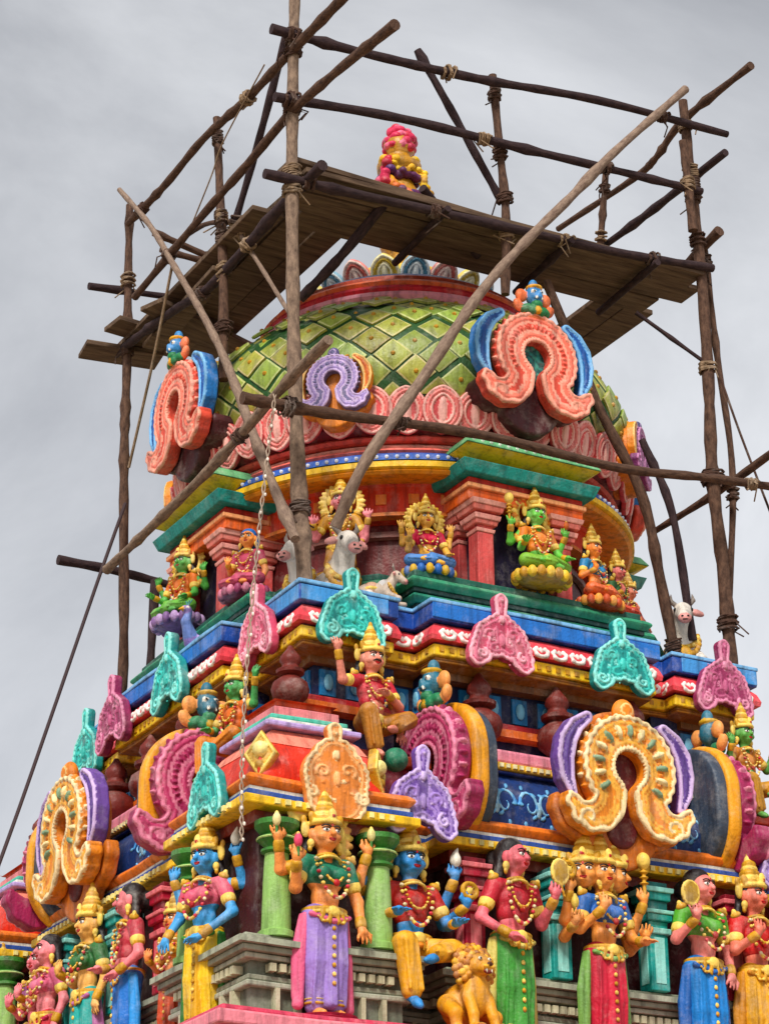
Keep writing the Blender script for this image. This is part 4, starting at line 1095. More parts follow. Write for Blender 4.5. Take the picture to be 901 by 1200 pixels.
lion_legs = [((-.055, -.01, .41), (-.12, -.15, .40), (-.10, -.17, .14), (0, -1, -.6)), ((.055, -.01, .41), (.145, -.12, .40), (.02, -.19, .35), (-1, -.3, -.2))]
bx_ = fy(480, 1090, -1.93)
statue('seated_god_statue', 'blue-skinned crowned god in red robe and yellow dhoti seated on a golden lion', ROW_R, (bx_, -1.93, LZ+.02), .05, 1.04, '#3d86c6', '#b3301f', '#e6a92e', female=False, zp=.44, legs=lion_legs, sash='#d8873a',
       arms=[(-1, (-.19, -.03, .62), (-.17, -.16, .60), (0, -1, .1)), (1, (.18, -.04, .61), (.13, -.17, .58), (-.1, -.9, .2)), (1, (.20, .05, .70), (.225, -.03, .86), (0, -.1, 1)), (1, (.22, .06, .64), (.27, -.05, .72), (.1, -.2, 1)), (-1, (-.23, .05, .66), (-.25, -.03, .76), (0, -.1, 1))],
       items=[('conch', conch(.225, -.04, .955)), ('club', mace(-.25, -.04, .86)), ('discus', disc(.285, -.06, .80))], wide=1.12)
def lion(loc, rz, S):
    E = empty('lion_statue', loc, rz); E.scale = (S, S, S); tag(E, 'golden maned lion carrying the blue-skinned seated god', 'statue')
    c, d, m = '#d99a34', '#a86a1e', '#c98a2c'; s_ = SD(.02)
    s_.ell((0, .16, .27), (.17, .20, .19), c); s_.ell((0, -.02, .33), (.13, .12, .20), c); s_.ell((0, -.08, .56), (.105, .10, .10), c); s_.ell((0, -.17, .52), (.062, .06, .05), c)
    for sg in (-1, 1):
        s_.chain([(sg*.09, -.06, .30), (sg*.10, -.13, .14), (sg*.11, -.15, .04)], [.058, .044, .04], c); s_.ell((sg*.11, -.20, .03), (.05, .07, .03), c)
        for k in (-1, 0, 1): s_.ell((sg*.11+k*.028, -.255, .026), (.015, .02, .018), d)
        s_.chain([(sg*.16, .14, .26), (sg*.20, -.02, .16), (sg*.19, -.02, .04)], [.09, .06, .045], c); s_.ell((sg*.20, -.07, .03), (.045, .06, .03), c); s_.ell((sg*.09, -.05, .66), (.03, .02, .035), c)
    s_.chain([(.12, .32, .30), (.22, .34, .44), (.18, .32, .60)], [.025, .02, .035], d)
    link('body', s_.mesh('body', .0105), E)
    mn = SD(.006); q = random.Random(5)
    for ring, (R0, n) in enumerate(((.115, 15), (.155, 19), (.19, 22))):
        for i in range(n):
            a = 2*PI*i/n+ring*.2; mn.ell((R0*math.cos(a)*1.02, -.075+ring*.035+q.uniform(-.01, .01), .55+R0*math.sin(a)), (.03, .03, .03), (m, d, '#e6b24e')[(i+ring) % 3])
    link('mane', mn.mesh('mane', .0085), E)
    f = SD(.004); f.ell((0, -.232, .545), (.028, .018, .018), '#4a2412'); f.ell((0, -.205, .49), (.045, .02, .022), '#7a1e1a')
    for sg in (-1, 1): f.ell((sg*.048, -.165, .60), (.02, .014, .016), '#f3ecd8'); f.ell((sg*.048, -.179, .60), (.009, .006, .009), '#140d08'); f.cone((sg*.026, -.222, .505), (sg*.026, -.226, .475), .008, .003, '#f3ecd8'); f.ell((sg*.03, -.225, .525), (.03, .018, .018), '#e6b24e')
    tag(link('face', f.mesh('face', .006), E), kind='stuff')
lion((bx_+.23, -2.17, 4.283), .1, .62)

statue('dancer_statue', 'pink-skinned man in red vest and green dhoti, black hair, beside the teal pilaster', ROW_R, (fy(598, 1090, -1.97), -1.97, LZ), .15, 1.09, '#e0707a', '#b8323e', '#4d9a46', female=False, crown=False, turn=.35, sash='#cfc070', sway=.03, beard=False, base=PED,
       arms=[(-1, (-.18, .01, .60), (-.09, -.11, .50), (.7, -.5, -.3)), (1, (.175, -.01, .61), (.15, -.13, .72), (.1, -.2, 1))], items=[('hand_fan', fan(.17, -.14, .85))])
statue('three_headed_statue', 'three-headed gold-crowned statue in blue blouse and red skirt with many arms', ROW_R, (fy(706, 1080, -2.0), -2.0, LZ), .08, 1.06, '#e89a58', '#2c62ac', '#c23244', sash='#7aa65a', heads=(0, (-.085, -.75), (.085, .75)), base=PED,
       arms=[(-1, (-.165, -.03, .61), (-.10, -.14, .70), (.1, -.1, 1)), (1, (.165, -.02, .60), (.14, -.13, .56), (.1, -1, 0)), (-1, (-.21, .03, .66), (-.22, -.03, .80), (0, 0, 1)), (1, (.21, .03, .66), (.24, -.03, .80), (0, 0, 1)), (-1, (-.20, .05, .58), (-.22, -.06, .62), (0, -.5, 1)), (1, (.20, .05, .56), (.21, -.06, .60), (0, -.5, 1))],
       items=[('discus', disc(-.225, -.035, .905)), ('club', mace(.245, -.035, .88)), ('flower_bud', bud(-.22, -.07, .70, '#e6c86a'))])
statue('attendant_statue', 'pink-skinned woman in green blouse and bright blue skirt holding a fan', ROW_R, (fy(822, 1090, -1.98), -1.98, LZ), .05, 1.07, '#e68a82', '#5aa23c', '#1f7fc8', sash='#2a5fa8', crown=False, turn=.3, base=PED,
       arms=[(-1, (-.17, -.01, .63), (-.13, -.13, .72), (-.4, -.3, 1)), (1, (.165, .01, .60), (.13, -.05, .47), (-.2, -.3, -1))], items=[('hand_fan', fan(-.17, -.14, .84))])
statue('crowned_statue', 'gold-crowned statue in red robe and yellow skirt beside the pink pilaster', ROW_R, (fy(884, 1100, -1.98), -1.98, LZ), .1, 1.06, '#dd7a66', '#c22f2c', '#e0a83a', female=False, sash='#c98a3a', turn=.2, base=PED,
       arms=[(-1, (-.165, -.03, .61), (-.11, -.15, .68), (.1, -.1, 1)), (1, (.165, .01, .60), (.14, -.04, .47), (0, -.3, -1))])
# side ledge
statue('raised_hand_statue', 'blue-skinned goddess in pink blouse and yellow skirt raising a white conch', ROW_L, (-2.10, fx(240, 1090, -2.10), LZ), -1.15, .97, '#4b9ad6', '#cf5c74', '#e8c12c', sash='#3f8a3c', base=PED, skin2='#d8a81e',
       arms=[(-1, (-.17, .0, .62), (-.19, -.08, .50), (0, -.3, -1)), (1, (.20, -.02, .60), (.08, -.14, .46), (-.9, -.3, -.3)), (1, (.21, .05, .76), (.215, -.02, .90), (0, 0, 1)), (-1, (-.20, .05, .72), (-.215, -.0, .84), (0, 0, 1))], items=[('conch', conch(.22, -.03, .985))])
statue('small_attendant_statue', 'small orange statue tucked between the yellow-skirted goddess and a red pilaster', ROW_L, (-1.96, -.90, LZ), -1.3, .80, '#e08a52', '#d8973a', '#c2502e', crown=True, base=PED)
statue('side_dancer_statue', 'pink-skinned man in red vest and deep blue dhoti with black hair', ROW_L, (-2.03, fx(152, 1100, -2.03), LZ), -1.75, 1.02, '#e8858a', '#b83a48', '#1f6fc0', female=False, crown=False, sash='#3a8fd6', turn=-.35, base=PED,
       arms=[(-1, (-.175, .0, .61), (-.10, -.13, .56), (.6, -.7, 0)), (1, (.175, .01, .60), (.12, -.09, .50), (-.5, -.6, -.4))])
statue('green_blouse_statue', 'crowned yellow-skinned statue in dark green blouse under the side orange arch', ROW_L, (-2.05, fx(105, 1110, -2.05), LZ), -1.5, 1.0, '#e6b06a', '#2f6a36', '#2fa29a', sash='#b06a9a', base=PED)
statue('twin_statue', 'pink woman with black hair in crimson skirt beside the green blouse statue', ROW_L, (-2.06, .66, LZ), -1.45, .98, '#e58a90', '#d06a86', '#c23a44', sash='#b02a4a', crown=False, turn=-.2, base=PED)
statue('twin_statue', 'rose woman with plum blouse between the crimson-skirted woman and the green column', ROW_L, (-2.0, .94, LZ), -1.3, .98, '#e07a84', '#8a4a72', '#c4505a', sash='#c2506a', crown=False, base=PED)
statue('niche_statue', 'salmon-pink crowned statue in the far side recess beyond the green column', ROW_L, (-2.02, 1.42+.12, LZ), -1.4, .98, '#e06a72', '#c23a4a', '#b8324a', sash='#d8607a', base=PED)

# figures sitting on the low roofs, their hands up against the cornice
ROOF = 'figures seated on the low roofs under the cornice'
sit = [((-.06, -.01, .12), (-.13, -.16, .14), (-.10, -.18, -.10), (0, -1, -.3)), ((.06, -.01, .12), (.16, -.15, .14), (.04, -.20, .06), (-1, -.4, 0))]
statue('roof_guardian_statue', 'pink-faced guardian in red jacket seated under the cornice with one arm raised', ROOF, (-1.17, -1.66, 5.93), .1, .88, '#d98a78', '#b8283a', '#a8702c', female=False, zp=.13, legs=sit, sash='#8a4a2a', belly=.012, beard=True,
       arms=[(-1, (-.22, -.02, .74), (-.28, -.06, .92), (-.2, 0, 1)), (1, (.16, -.06, .62), (.02, -.14, .66), (-1, -.1, .2)), (1, (.19, .0, .58), (.15, -.08, .44), (0, -.3, -1))], items=[('ball_seat', lambda s_, tp: s_.ell((.05, -.17, -.14), (.075, .075, .075), '#2f7a5c'))])
statue('roof_guardian_statue', 'green-skinned guardian in orange cloth seated under the side cornice', ROOF, (-1.68, -1.02, 5.93), -1.35, .80, '#4f9e58', '#d9702c', '#d0802c', female=False, zp=.13, legs=sit, sash='#c2502c', belly=.012,
       arms=[(1, (.22, -.02, .74), (.28, -.06, .92), (.2, 0, 1)), (-1, (-.17, -.05, .62), (-.10, -.14, .60), (.3, -.9, 0))])
statue('roof_guardian_statue', 'green-faced guardian in gold ornaments seated beside the plum cornice arch', ROOF, (1.34, -1.66, 5.93), .2, .80, '#5f9a4c', '#c9802c', '#b8862c', female=False, zp=.13, legs=sit, sash='#b8402c', belly=.012,
       arms=[(-1, (-.21, -.03, .66), (-.24, -.10, .78), (-.2, -.1, 1)), (1, (.21, -.02, .68), (.24, -.07, .82), (.2, 0, 1))])
statue('roof_guardian_statue', 'brown guardian seated at the far end of the side cornice', ROOF, (-1.68, 1.38, 5.93), -1.7, .80, '#a8685a', '#8a3a3c', '#9a5a3a', female=False, zp=.13, legs=sit, sash='#6a2a3a', belly=.012)

# ------------------------------------------------------------------ figures round the neck
lotus = [((-.06, -.01, .08), (-.17, -.10, .06), (.02, -.17, .05), (1, -.3, 0)), ((.06, -.01, .08), (.17, -.10, .06), (-.02, -.16, .08), (-1, -.3, 0))]
NK = 'seated deities around the neck of the dome'
def lotus_seat(c1, c2):
    def f(s_, tp):
        s_.ell((0, -.05, -.05), (.21, .17, .06), c1)
        for i in range(18):
            a = 2*PI*i/18; s_.ell((.21*math.cos(a), -.05+.17*math.sin(a), -.05), (.034, .034, .05), c2 if i % 2 else c1)
    return f
statue('seated_goddess_statue', 'yellow-skinned goddess in crimson blouse seated before the maroon neck wall', NK, (-.63, -1.36, 7.145), -.25, .66, '#eeb45a', '#c2264a', '#4f7fbc', zp=.085, legs=lotus, sash='#c9a23c', halo='#c9a23c',
       arms=[(-1, (-.17, -.03, .60), (-.18, -.12, .70), (0, -.1, 1)), (1, (.17, -.03, .60), (.15, -.13, .54), (0, -1, -.2)), (-1, (-.2, .03, .68), (-.22, -.0, .82), (0, 0, 1)), (1, (.2, .03, .68), (.22, 0, .82), (0, 0, 1))], items=[('cushion', lotus_seat('#2a5fa8', '#c9a23c'))])
statue('green_deity_statue', 'green-skinned many-armed deity in orange cloth on a golden lotus before the front aedicule', NK, (.04, -1.50, 7.20), .05, .76, '#6cba52', '#e08434', '#7fb04a', zp=.085, legs=lotus, female=False, sash='#d9702c', halo='#d98a3c',
       arms=[(-1, (-.17, -.04, .60), (-.19, -.13, .62), (-.2, -.8, .3)), (1, (.17, -.04, .60), (.17, -.14, .54), (0, -1, -.2)), (-1, (-.22, .03, .66), (-.25, -.03, .78), (0, 0, 1)), (1, (.22, .03, .66), (.25, -.03, .78), (0, 0, 1))], items=[('lotus_seat', lotus_seat('#b8892c', '#e6c052')), ('club', mace(-.26, -.03, .86)), ('flower_bud', bud(.26, -.03, .85, '#d9702c'))])
statue('kneeling_statue', 'orange-skinned statue in blue cloth seated beside the green many-armed deity', NK, (.49, -1.42, 7.14), .35, .68, '#ea8a48', '#2f7aa8', '#d9652c', zp=.085, legs=lotus, sash='#e0a23c', items=[('lotus_seat', lotus_seat('#b8502c', '#e09a52'))])
statue('rose_statue', 'rose-pink statue in dark green cloth seated beyond the orange-skinned statue', NK, (.80, -1.22, 7.14), .5, .64, '#d97a72', '#3a6a3c', '#c4503c', zp=.085, legs=lotus, sash='#b8402c', female=False, items=[('lotus_seat', lotus_seat('#8a3a2c', '#c97a52'))])
statue('rose_statue', 'smaller coral statue with gold crown at the end of the neck figures', NK, (1.02, -1.02, 7.14), .7, .6, '#e0846a', '#c2443c', '#d9702c', zp=.085, legs=lotus, sash='#c9a23c', items=[('lotus_seat', lotus_seat('#a8442c', '#e0a052'))])
statue('side_deity_statue', 'green-skinned many-armed deity in orange cloth before the side aedicule', NK, (-1.50, .12, 7.20), -1.2, .74, '#5aa850', '#e07a34', '#6aa84a', zp=.085, legs=lotus, female=False, sash='#d9702c', halo='#c9943c',
       arms=[(-1, (-.17, -.04, .60), (-.19, -.13, .62), (-.2, -.8, .3)), (1, (.17, -.04, .60), (.17, -.14, .54), (0, -1, -.2)), (-1, (-.22, .03, .66), (-.25, -.03, .78), (0, 0, 1)), (1, (.22, .03, .66), (.25, -.03, .78), (0, 0, 1))], items=[('lotus_seat', lotus_seat('#7a5a8c', '#b89ac8'))])
statue('turbaned_statue', 'orange-faced statue with blue turban seated behind the pink cornice arch', NK, (-1.42, -.62, 7.14), -1.0, .66, '#ee9a5a', '#c2506a', '#b8506a', zp=.085, legs=lotus, crown=False, hair='#2468b0', female=False, turn=.2, sash='#e0a23c', items=[('lotus_seat', lotus_seat('#8a3a5c', '#c97a92'))])
statue('corner_deity_statue', 'pink-faced crowned deity standing behind the white bulls at the corner', NK, (-1.0, -1.0, 7.12), -.62, .74, '#e58a92', '#c9923c', '#a8742c', female=False, sash='#c9a23c', halo='#c9a23c', zp=.30, legs=[((-.05, 0, .3), (-.07, -.05, .16), (-.05, 0, .03), (0, -1, 0)), ((.05, 0, .3), (.07, -.05, .16), (.05, 0, .03), (0, -1, 0))],
       arms=[(-1, (-.19, -.02, .60), (-.2, -.1, .70), (0, -.1, 1)), (1, (.19, -.02, .60), (.22, -.08, .74), (0, -.1, 1)), (1, (.18, -.0, .58), (.16, -.1, .52), (0, -.6, -.6))])
def bull(name, label, loc, rz, S, cloth, w='#ddd6cc'):
    E = empty(name, loc, rz); E.scale = (S, S, S); tag(E, label, 'statue', 'white bull statues on the cornice')
    p = '#d99a94'; s_ = SD(.03)
    s_.ell((0, .30, .26), (.20, .34, .21), w); s_.ell((0, .05, .42), (.11, .13, .12), '#c9c6c4'); s_.ell((0, -.02, .26), (.16, .16, .2), w)
    s_.chain([(0, -.02, .36), (0, -.16, .56)], [.13, .10], w); s_.ell((0, -.20, .62), (.10, .11, .11), w); s_.chain([(0, -.24, .60), (0, -.36, .50)], [.085, .07], w)
    s_.ell((0, -.40, .48), (.075, .05, .055), p, k=.015)
    s_.chain([(-.14, -.06, .16), (-.16, -.26, .06), (-.10, -.14, .04)], [.075, .055, .05], w); s_.chain([(.14, -.06, .16), (.17, -.24, .06), (.15, -.36, .04)], [.075, .055, .05], w)
    s_.chain([(-.18, .42, .16), (-.24, .20, .07), (-.22, .36, .05)], [.11, .07, .05], w); s_.chain([(.18, .42, .16), (.24, .20, .07), (.22, .36, .05)], [.11, .07, .05], w)
    for sg in (-1, 1):
        s_.ell((sg*.15, -.17, .62), (.085, .03, .04), p, ry=sg*.4, k=.015); s_.chain([(sg*.06, -.17, .70), (sg*.12, -.15, .77), (sg*.11, -.15, .85)], [.03, .024, .01], '#8a8078', k=.01)
    s_.chain([(0, .62, .30), (.05, .68, .14)], [.03, .02], w)
    link('body', s_.mesh('body', .017), E)
    f = SD(.006)
    for sg in (-1, 1): f.ell((sg*.085, -.265, .625), (.022, .02, .024), '#15110f'); f.ell((sg*.03, -.445, .49), (.016, .012, .014), '#15110f')
    f.ell((0, -.44, .455), (.035, .014, .01), '#2a1714'); tag(link('face', f.mesh('face', .01), E), kind='stuff')
    c = SD(.01)
    for i in range(17):
        a = PI*(i/16); c.ell((.15*math.cos(a), -.06-.11*math.sin(a), .40-.16*math.sin(a)), (.03, .03, .03), GO2 if i % 2 else GO)
    for i in range(13):
        a = PI*(i/12); c.ell((.165*math.cos(a), -.07-.13*math.sin(a), .34-.2*math.sin(a)), (.028, .028, .035), GO if i % 2 else '#b8862c')
    c.ell((0, -.19, .16), (.07, .05, .09), GO)
    link('garland', c.mesh('garland', .0125), E)
    k_ = SD(.01); k_.ell((0, .30, .28), (.215, .20, .21), cloth)
    for i in range(9):
        for j in (-1, 1): a = -.9+1.8*i/8; k_.ell((.218*math.cos(a)*j*.99, .30+.16*math.sin(a*1.2), .30), (.018, .025, .03), GO2)
    link('saddle_cloth', k_.mesh('saddle_cloth', .017), E)
    return E
bull('bull_statue', 'white bull facing front with gold garland at the near cornice corner', (-1.14, -1.24, 6.864), -.1, .60, '#b8892c')
bull('bull_statue', 'white bull facing sideways with gold garland at the near cornice corner', (-1.30, -1.10, 6.864), -1.0, .56, '#b8892c')
bull('bull_statue', 'white bull with gold saddle cloth lying beside a thick scaffold pole', (1.24, -1.26, 6.864), -.55, .58, '#b3902e')
bull('bull_statue', 'small white bull lying at the foot of the crimson-bloused goddess', (-.94, -1.43, 6.864), 1.0, .28, '#c9a08a', '#bfae9e')
# small lilac peacock by the side deity
def bird(loc, rz, S):
    E = empty('peacock_statue', loc, rz); E.scale = (S, S, S); tag(E, 'lilac peacock statue on the side cornice below the green deity', 'statue')
    s_ = SD(.03); v = '#8d77b4'
    s_.ell((0, .05, .22), (.13, .24, .15), v); s_.chain([(0, -.12, .28), (0, -.20, .44), (0, -.16, .56)], [.09, .055, .05], '#6a7fb8'); s_.ell((0, -.19, .60), (.055, .07, .055), v); s_.cone((0, -.24, .60), (0, -.33, .57), .028, .008, '#d9a23c')
    s_.chain([(0, .26, .20), (0, .48, .12), (0, .60, .05)], [.11, .09, .05], '#4f8f86')
    for sg in (-1, 1): s_.ell((sg*.12, .08, .24), (.04, .18, .10), '#a793cc'); s_.chain([(sg*.05, .0, .1), (sg*.06, -.03, .0)], [.03, .025], '#c98a3c'); s_.ell((sg*.045, -.22, .62), (.014, .012, .014), '#f1ece0', k=.004)
    for i in range(3): s_.chain([(0, -.17, .64), ((i-1)*.05, -.15, .73)], [.008, .014], '#4f8f86', k=.006)
    link('body', s_.mesh('body', .016), E)
bird((-1.50, -.10, 6.864), -1.2, .50)
# ================================================================== lashed timber scaffold
SC = empty('wooden_scaffold', (-1.5, -1.45, 6.86)); tag(SC, 'rough pole scaffold lashed round the dome with a plank platform', 'scaffold')
bpy.context.view_layer.update()
INV = SC.matrix_world.inverted()
BARK = wood('bark', '#33241f', '#6f5648'); TAN = wood('tan', '#66534a', '#a08c7c'); DRK = wood('dark', '#241b20', '#4c3c3c'); GRY = wood('grey', '#55463e', '#a08a78')
PLK = wood('plank', '#3f3028', '#7e6a58'); ROPE = paint('#4a352c', rough=.9, grime=.3); ROPE2 = paint('#8c7660', rough=.9)
def catmull(pts, per=9):
    P = [np.array(p, float) for p in pts]; P = [2*P[0]-P[1]]+P+[2*P[-1]-P[-2]]; o = []
    for i in range(1, len(P)-2):
        for k in range(per):
            t = k/per; o.append(.5*((2*P[i])+(-P[i-1]+P[i+1])*t+(2*P[i-1]-5*P[i]+4*P[i+1]-P[i+2])*t*t+(-P[i-1]+3*P[i]-3*P[i+1]+P[i+2])*t**3))
    o.append(P[-2]); return o
POLES = []
def pole(pts, r0, r1, mat, wob=.008):
    pts = [np.array(p, float) for p in pts]
    # subdivide long straight runs so the timber can wander a little
    q = [pts[0]]
    for a, b in zip(pts, pts[1:]):
        n = max(1, int(np.linalg.norm(b-a)/.55))
        for k in range(1, n+1):
            p = a+(b-a)*k/n
            if k < n or b is not pts[-1]: p = p+rng.normal(0, wob, 3)
            q.append(p)
    C = catmull(q, 8); n = len(C)
    kn = [rng.random() for _ in range(n)]
    rad = [.9*(r0+(r1-r0)*i/(n-1))*(1+.07*math.sin(i*1.3+r0*900)+(.28 if kn[i] > .92 else 0)+rng.normal(0, .045)) for i in range(n)]
    m = MB().tube(C, rad, 10)
    m.v = [tuple(INV @ Vector(v)) for v in m.v]
    me = m.mesh('pole', True, 1.2); me.materials.append(mat)
    uv = me.uv_layers.new(name='UVMap'); ring = 10
    L_ = [0]
    for a, b in zip(C, C[1:]): L_.append(L_[-1]+float(np.linalg.norm(b-a)))
    vi = np.empty(len(me.loops), np.int32); me.loops.foreach_get('vertex_index', vi)
    uvs = np.stack([(vi % ring)/ring*.6+r0*37 % 1, np.array(L_)[vi//ring]*1.0], 1).astype(np.float32)
    uv.data.foreach_set('uv', uvs.ravel())
    o = link('pole', me, SC); POLES.append((o, C, rad)); return o
FY, LX_ = -1.47, -1.52
def F(*pp, y=FY): return [ony(px, py, y) for px, py in pp]
def Lf(*pp, x=LX_): return [onx(px, py, x) for px, py in pp]
# uprights: feet on the cornice top
nb = (-1.49, -1.49, 6.855)
pole([nb]+F((350, 560), (345, 380), (343, 200), (345, 60), (346, -25)), .052, .036, GRY)
pole([np.array([-1.48, 1.15, 6.86])]+Lf((143, 780), (147, 600), (150, 420), (152, 240), x=-1.50), .040, .028, BARK)
pole([(1.45, -1.45, 6.855)]+F((833, 560), (822, 330), (808, 200), (800, 118), y=-1.45), .050, .036, BARK)
pole(F((852, 742), (858, 560), (842, 420), (826, 290), y=-1.36), .026, .022, BARK)
pole(F((812, 270), (806, 200), (800, 165), y=-1.53), .036, .03, BARK)
pole(Lf((262, 445), (260, 330), (258, 230), (254, 138), x=-1.50), .036, .028, BARK)
pole(F((592, 345), (590, 250), (586, 180), (577, 88), y=-1.42), .034, .030, BARK)
pole([onx(700, 330, 1.42), onx(705, 260, 1.42), onx(710, 198, 1.42)], .03, .025, BARK)
# front rails
pole(F((318, 33), (420, 62), (560, 92), (700, 118), (852, 157), y=-1.52), .036, .028, DRK)
pole(F((322, 113), (470, 140), (600, 168), (740, 205), (822, 224), y=-1.52), .035, .030, DRK)
pole(F((310, 203), (420, 228), (600, 268), (835, 314), y=-1.50), .034, .030, DRK)
pole(F((284, 466), (380, 480), (560, 508), (720, 545), (930, 574), y=-1.70), .036, .028, BARK)
# side rails
pole(Lf((420, -22), (340, 62), (240, 165), (150, 262), x=-1.58), .034, .026, BARK)
pole(Lf((463, 28), (340, 132), (240, 252), (158, 348), x=-1.58), .034, .028, BARK)
pole(Lf((378, 193), (330, 238), (250, 330), (130, 420), x=-1.50), .036, .030, DRK)
pole(Lf((385, 398), (330, 452), (250, 545), (125, 668), x=-1.74), .034, .03, GRY)
# far (back) rails parallel to the front
pole([ony(104, 335, 1.27), ony(245, 354, 1.27)], .028, .024, DRK)
pole([ony(180, 272, 1.27), ony(255, 305, 1.27)], .03, .026, BARK)
pole([ony(188, 292, 1.20), ony(262, 312, 1.20)], .026, .024, BARK)
pole([ony(68, 656, 1.30), ony(135, 668, 1.30), ony(215, 690, 1.30)], .036, .030, DRK)
pole([onx(182, 680, -1.30), np.array([-1.32, 1.02, 6.86])], .034, .03, DRK)
# the right side: rails running back
pole([onx(880, 76, 1.52), onx(800, 142, 1.52), onx(770, 185, 1.52), onx(740, 210, 1.52), onx(654, 268, 1.52)], .030, .026, BARK)
pole([onx(850, 178, 1.48), onx(740, 262, 1.48), onx(640, 335, 1.48)], .032, .028, DRK)
pole([onx(843, 270, 1.52), onx(770, 345, 1.52), onx(690, 412, 1.52)], .034, .03, BARK)
pole([onx(930, 512, 1.50), onx(840, 575, 1.50), onx(768, 622, 1.50)], .030, .024, BARK)
# diagonals and props
pole([ony(803, 104, -1.60), ony(720, 178, -1.64), ony(560, 345, -1.74), ony(430, 535, -1.72), ony(393, 618, -1.52)], .031, .039, TAN, .007)
pole(Lf((140, 222), (175, 265), (205, 312), (240, 375), (268, 430), (302, 525), (346, 632), x=-1.62), .020, .034, TAN, .005)
pole(Lf((337, 36), (300, 175), (268, 285), x=-1.44), .030, .026, DRK)
pole(F((489, 58), (540, 150), (588, 236), y=-1.38), .028, .030, DRK)
pole([ony(462, 224, -1.40), ony(400, 298, -1.05), ony(352, 350, -.75)], .036, .034, DRK)
pole([ony(495, 220, -1.38), ony(560, 300, -1.05)], .030, .028, DRK)
pole([(1.16, -1.30, 6.864), ony(752, 580, -1.40), ony(700, 470, -1.40), ony(640, 330, -1.28)], .042, .034, BARK)
pole([(1.24, -1.36, 7.05), ony(785, 600, -1.42), ony(752, 515, -1.42)], .030, .028, DRK)
pole([ony(745, 366, -1.3), ony(828, 426, -1.46)], .016, .014, DRK, .002)
pole(Lf((278, 268), (310, 320), (346, 378), x=-1.46), .018, .014, TAN, .002)
pole(Lf((192, 300), (240, 262), (300, 262), x=-1.40), .02, .018, BARK, .003)
# ------------------------------------------------------------------ platform boards
PF = empty('platform', (0, 0, 0)); 
def plank(c, hx, hy, rz, z, tilt=0.0, th=.034, par=SC):
    m = MB().box(-hx, hx, -hy, hy, 0, th); o = m.build('plank', PLK, None, bevel=.004)
    o.matrix_world = Matrix.Translation((c[0], c[1], z)) @ Matrix.Rotation(rz, 4, 'Z') @ Matrix.Rotation(tilt, 4, 'Y')
    o.parent = par; o.matrix_parent_inverse = par.matrix_world.inverted(); return o
bpy.data.objects.remove(PF)
bpy.context.view_layer.update()
for i, (yy, w, x0, x1) in enumerate([(-1.40, .10, -1.50, 1.42), (-1.185, .105, -1.42, 1.52), (-.965, .105, -1.30, 1.36)]):
    plank(((x0+x1)/2, yy, 0), (x1-x0)/2, w, random.uniform(-.008, .008), 9.54+.004*i, -.022)
for i, (xx, w, y0, y1) in enumerate([(-1.42, .11, -.86, 1.30), (-1.18, .11, -.84, 1.22), (-.97, .09, -.83, .95)]):
    plank((xx, (y0+y1)/2, 0), w, (y1-y0)/2, random.uniform(-.012, .012), 9.575+.005*i)
plank((-1.48, 1.28, 0), .27, .12, -.15, 9.53); plank((-1.25, 1.05, 0), .42, .11, .1, 9.60)
for xx, w, y0, y1 in ((1.35, .11, -.84, .2), (1.12, .11, -.83, .1)):
    plank((xx, (y0+y1)/2, 0), w, (y1-y0)/2, 0.01, 9.60)
for c_, hx_, hy_, rz_, z_ in (((-1.30, -.55, 0), .10, .62, .05, 9.64), ((-1.05, .10, 0), .10, .70, -.06, 9.66), ((-.80, -1.30, 0), .75, .10, .03, 9.62), ((-1.20, .62, 0), .45, .10, .35, 9.50), ((-1.42, .35, 0), .07, .60, -.04, 9.455), ((.75, -1.08, 0), .70, .10, -.03, 9.66)):
    plank(c_, hx_, hy_, rz_, z_)
# bearers under the boards
for x in (-.55, .35, 1.0): pole([(x, -1.56, 9.50+.022*(x+.1)), (x+.05, -.80, 9.505+.022*(x+.1))], .026, .026, DRK, .002)
# ------------------------------------------------------------------ rope lashings where poles cross
def closest(A, B):
    A = np.array(A); B = np.array(B); D = np.linalg.norm(A[:, None]-B[None], axis=2); k = np.unravel_index(D.argmin(), D.shape); return D[k], k[0], k[1]
def lash(o, C, rad, i, r2, seed):
    q = random.Random(seed); i = min(max(i, 1), len(C)-2); p = C[i]; t = C[i+1]-C[i-1]; t = t/np.linalg.norm(t)
    u = np.cross(t, [0.3, .2, 1]); u /= np.linalg.norm(u); v = np.cross(t, u); m = MB(); w = q.uniform(.03, .05); nl = q.choice((3, 4))
    for g in (-1, 1):
        pts = []
        for k in range(45):
            a = k/44*2*PI*nl; s = (k/44-.5)*w*2+.01*math.sin(a*.5+seed)
            R = rad[i]*1.15+.005+.006*math.sin(k*1.7+seed)
            pts.append(p+t*s*g+u*R*math.cos(a*g)+v*R*math.sin(a*g))
        m.tube(pts, q.uniform(.006, .0085), 6)
    for k in range(2):   # loose ends
        a = q.uniform(0, 2*PI); b = p+(u*math.cos(a)+v*math.sin(a))*rad[i]*1.2
        m.tube([b, b+np.array([q.uniform(-.05, .05), q.uniform(-.05, .05), -.03]), b+np.array([q.uniform(-.07, .07), q.uniform(-.07, .07), -.10])], .005, 5)
    m.v = [tuple(INV @ Vector(x)) for x in m.v]
    l = m.build('lashing', ROPE if seed % 3 else ROPE2, o, smooth=True)
seed = 0
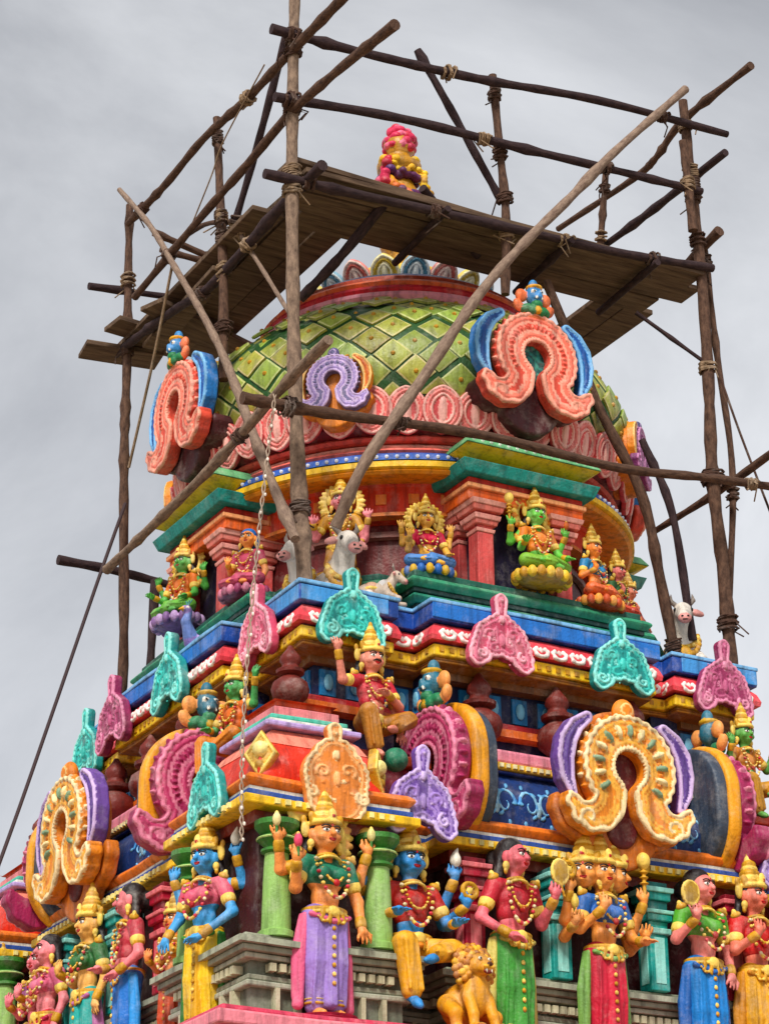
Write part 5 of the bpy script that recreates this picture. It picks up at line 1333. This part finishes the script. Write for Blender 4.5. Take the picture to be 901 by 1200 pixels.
for i in range(len(POLES)):
    for j in range(i+1, len(POLES)):
        d, a, b = closest(POLES[i][1], POLES[j][1])
        if d < .15: seed += 1; lash(POLES[i][0], POLES[i][1], POLES[i][2], a, .03, seed)

# ================================================================== ropes
def rope(name, label, pts, r, mat, beads=None):
    C = catmull(pts, 10); m = MB().tube(C, r, 7); o = m.build(name, mat, None, smooth=True); tag(o, label, 'rope'); return o
gb = onx(0, 1010, -2.6)
rope('guy_rope', 'taut dark guy rope running down and away from the scaffold side pole', [onx(147, 590, -1.55), onx(115, 680, -1.75), onx(60, 840, -2.1), onx(0, 1010, -2.5), onx(-120, 1330, -3.3)], .012, wood('ropefibre', '#2c2426', '#544648'))
rope('thin_rope', 'thin brown rope hanging from the upper side rail down to the lower pole', [onx(203, 305, -1.61), onx(180, 420, -1.57), onx(151, 548, -1.535)], .010, ROPE2)
rope('tie_rope', 'slack cord tied between the far front upright and the side', [ony(845, 445, -1.55), ony(868, 510, -1.6), ony(910, 620, -1.65)], .008, ROPE)
rope('loose_cord', 'thin cord strung along the upper side rail', [onx(310, 75, -1.60), onx(262, 165, -1.60), onx(248, 205, -1.60), onx(222, 270, -1.60)], .005, ROPE2)
# twisted white light string hanging down the corner
pts = [ony(322, 462, -1.80), ony(308, 580, -1.86), ony(294, 720, -1.95), ony(284, 870, -2.10), ony(283, 985, -2.16)]
C = catmull(pts, 24); E = empty('light_string', tuple(C[-1])); tag(E, 'twisted cream light string hanging past the tower corner', 'light string')
bpy.context.view_layer.update(); iv = E.matrix_world.inverted()
m = MB()
for ph in (0, PI):
    m.tube([p+np.array([.009*math.cos(i*1.1+ph), .009*math.sin(i*1.1+ph), 0]) for i, p in enumerate(C)], .0042, 6)
m.v = [tuple(iv @ Vector(v)) for v in m.v]; m.build('cord', '#9a8776', E, smooth=True)
bm2 = MB().ball((0, 0, 0), (.0075, .0075, .011), 8, 5).mesh('bulb', True); bm2.materials.append(paint('#f1e6da', rough=.25))
for i in range(4, len(C), 4): inst('bulb', bm2, E, tuple(iv @ Vector(C[i])+Vector((random.uniform(-.01, .01), -.012, 0))))
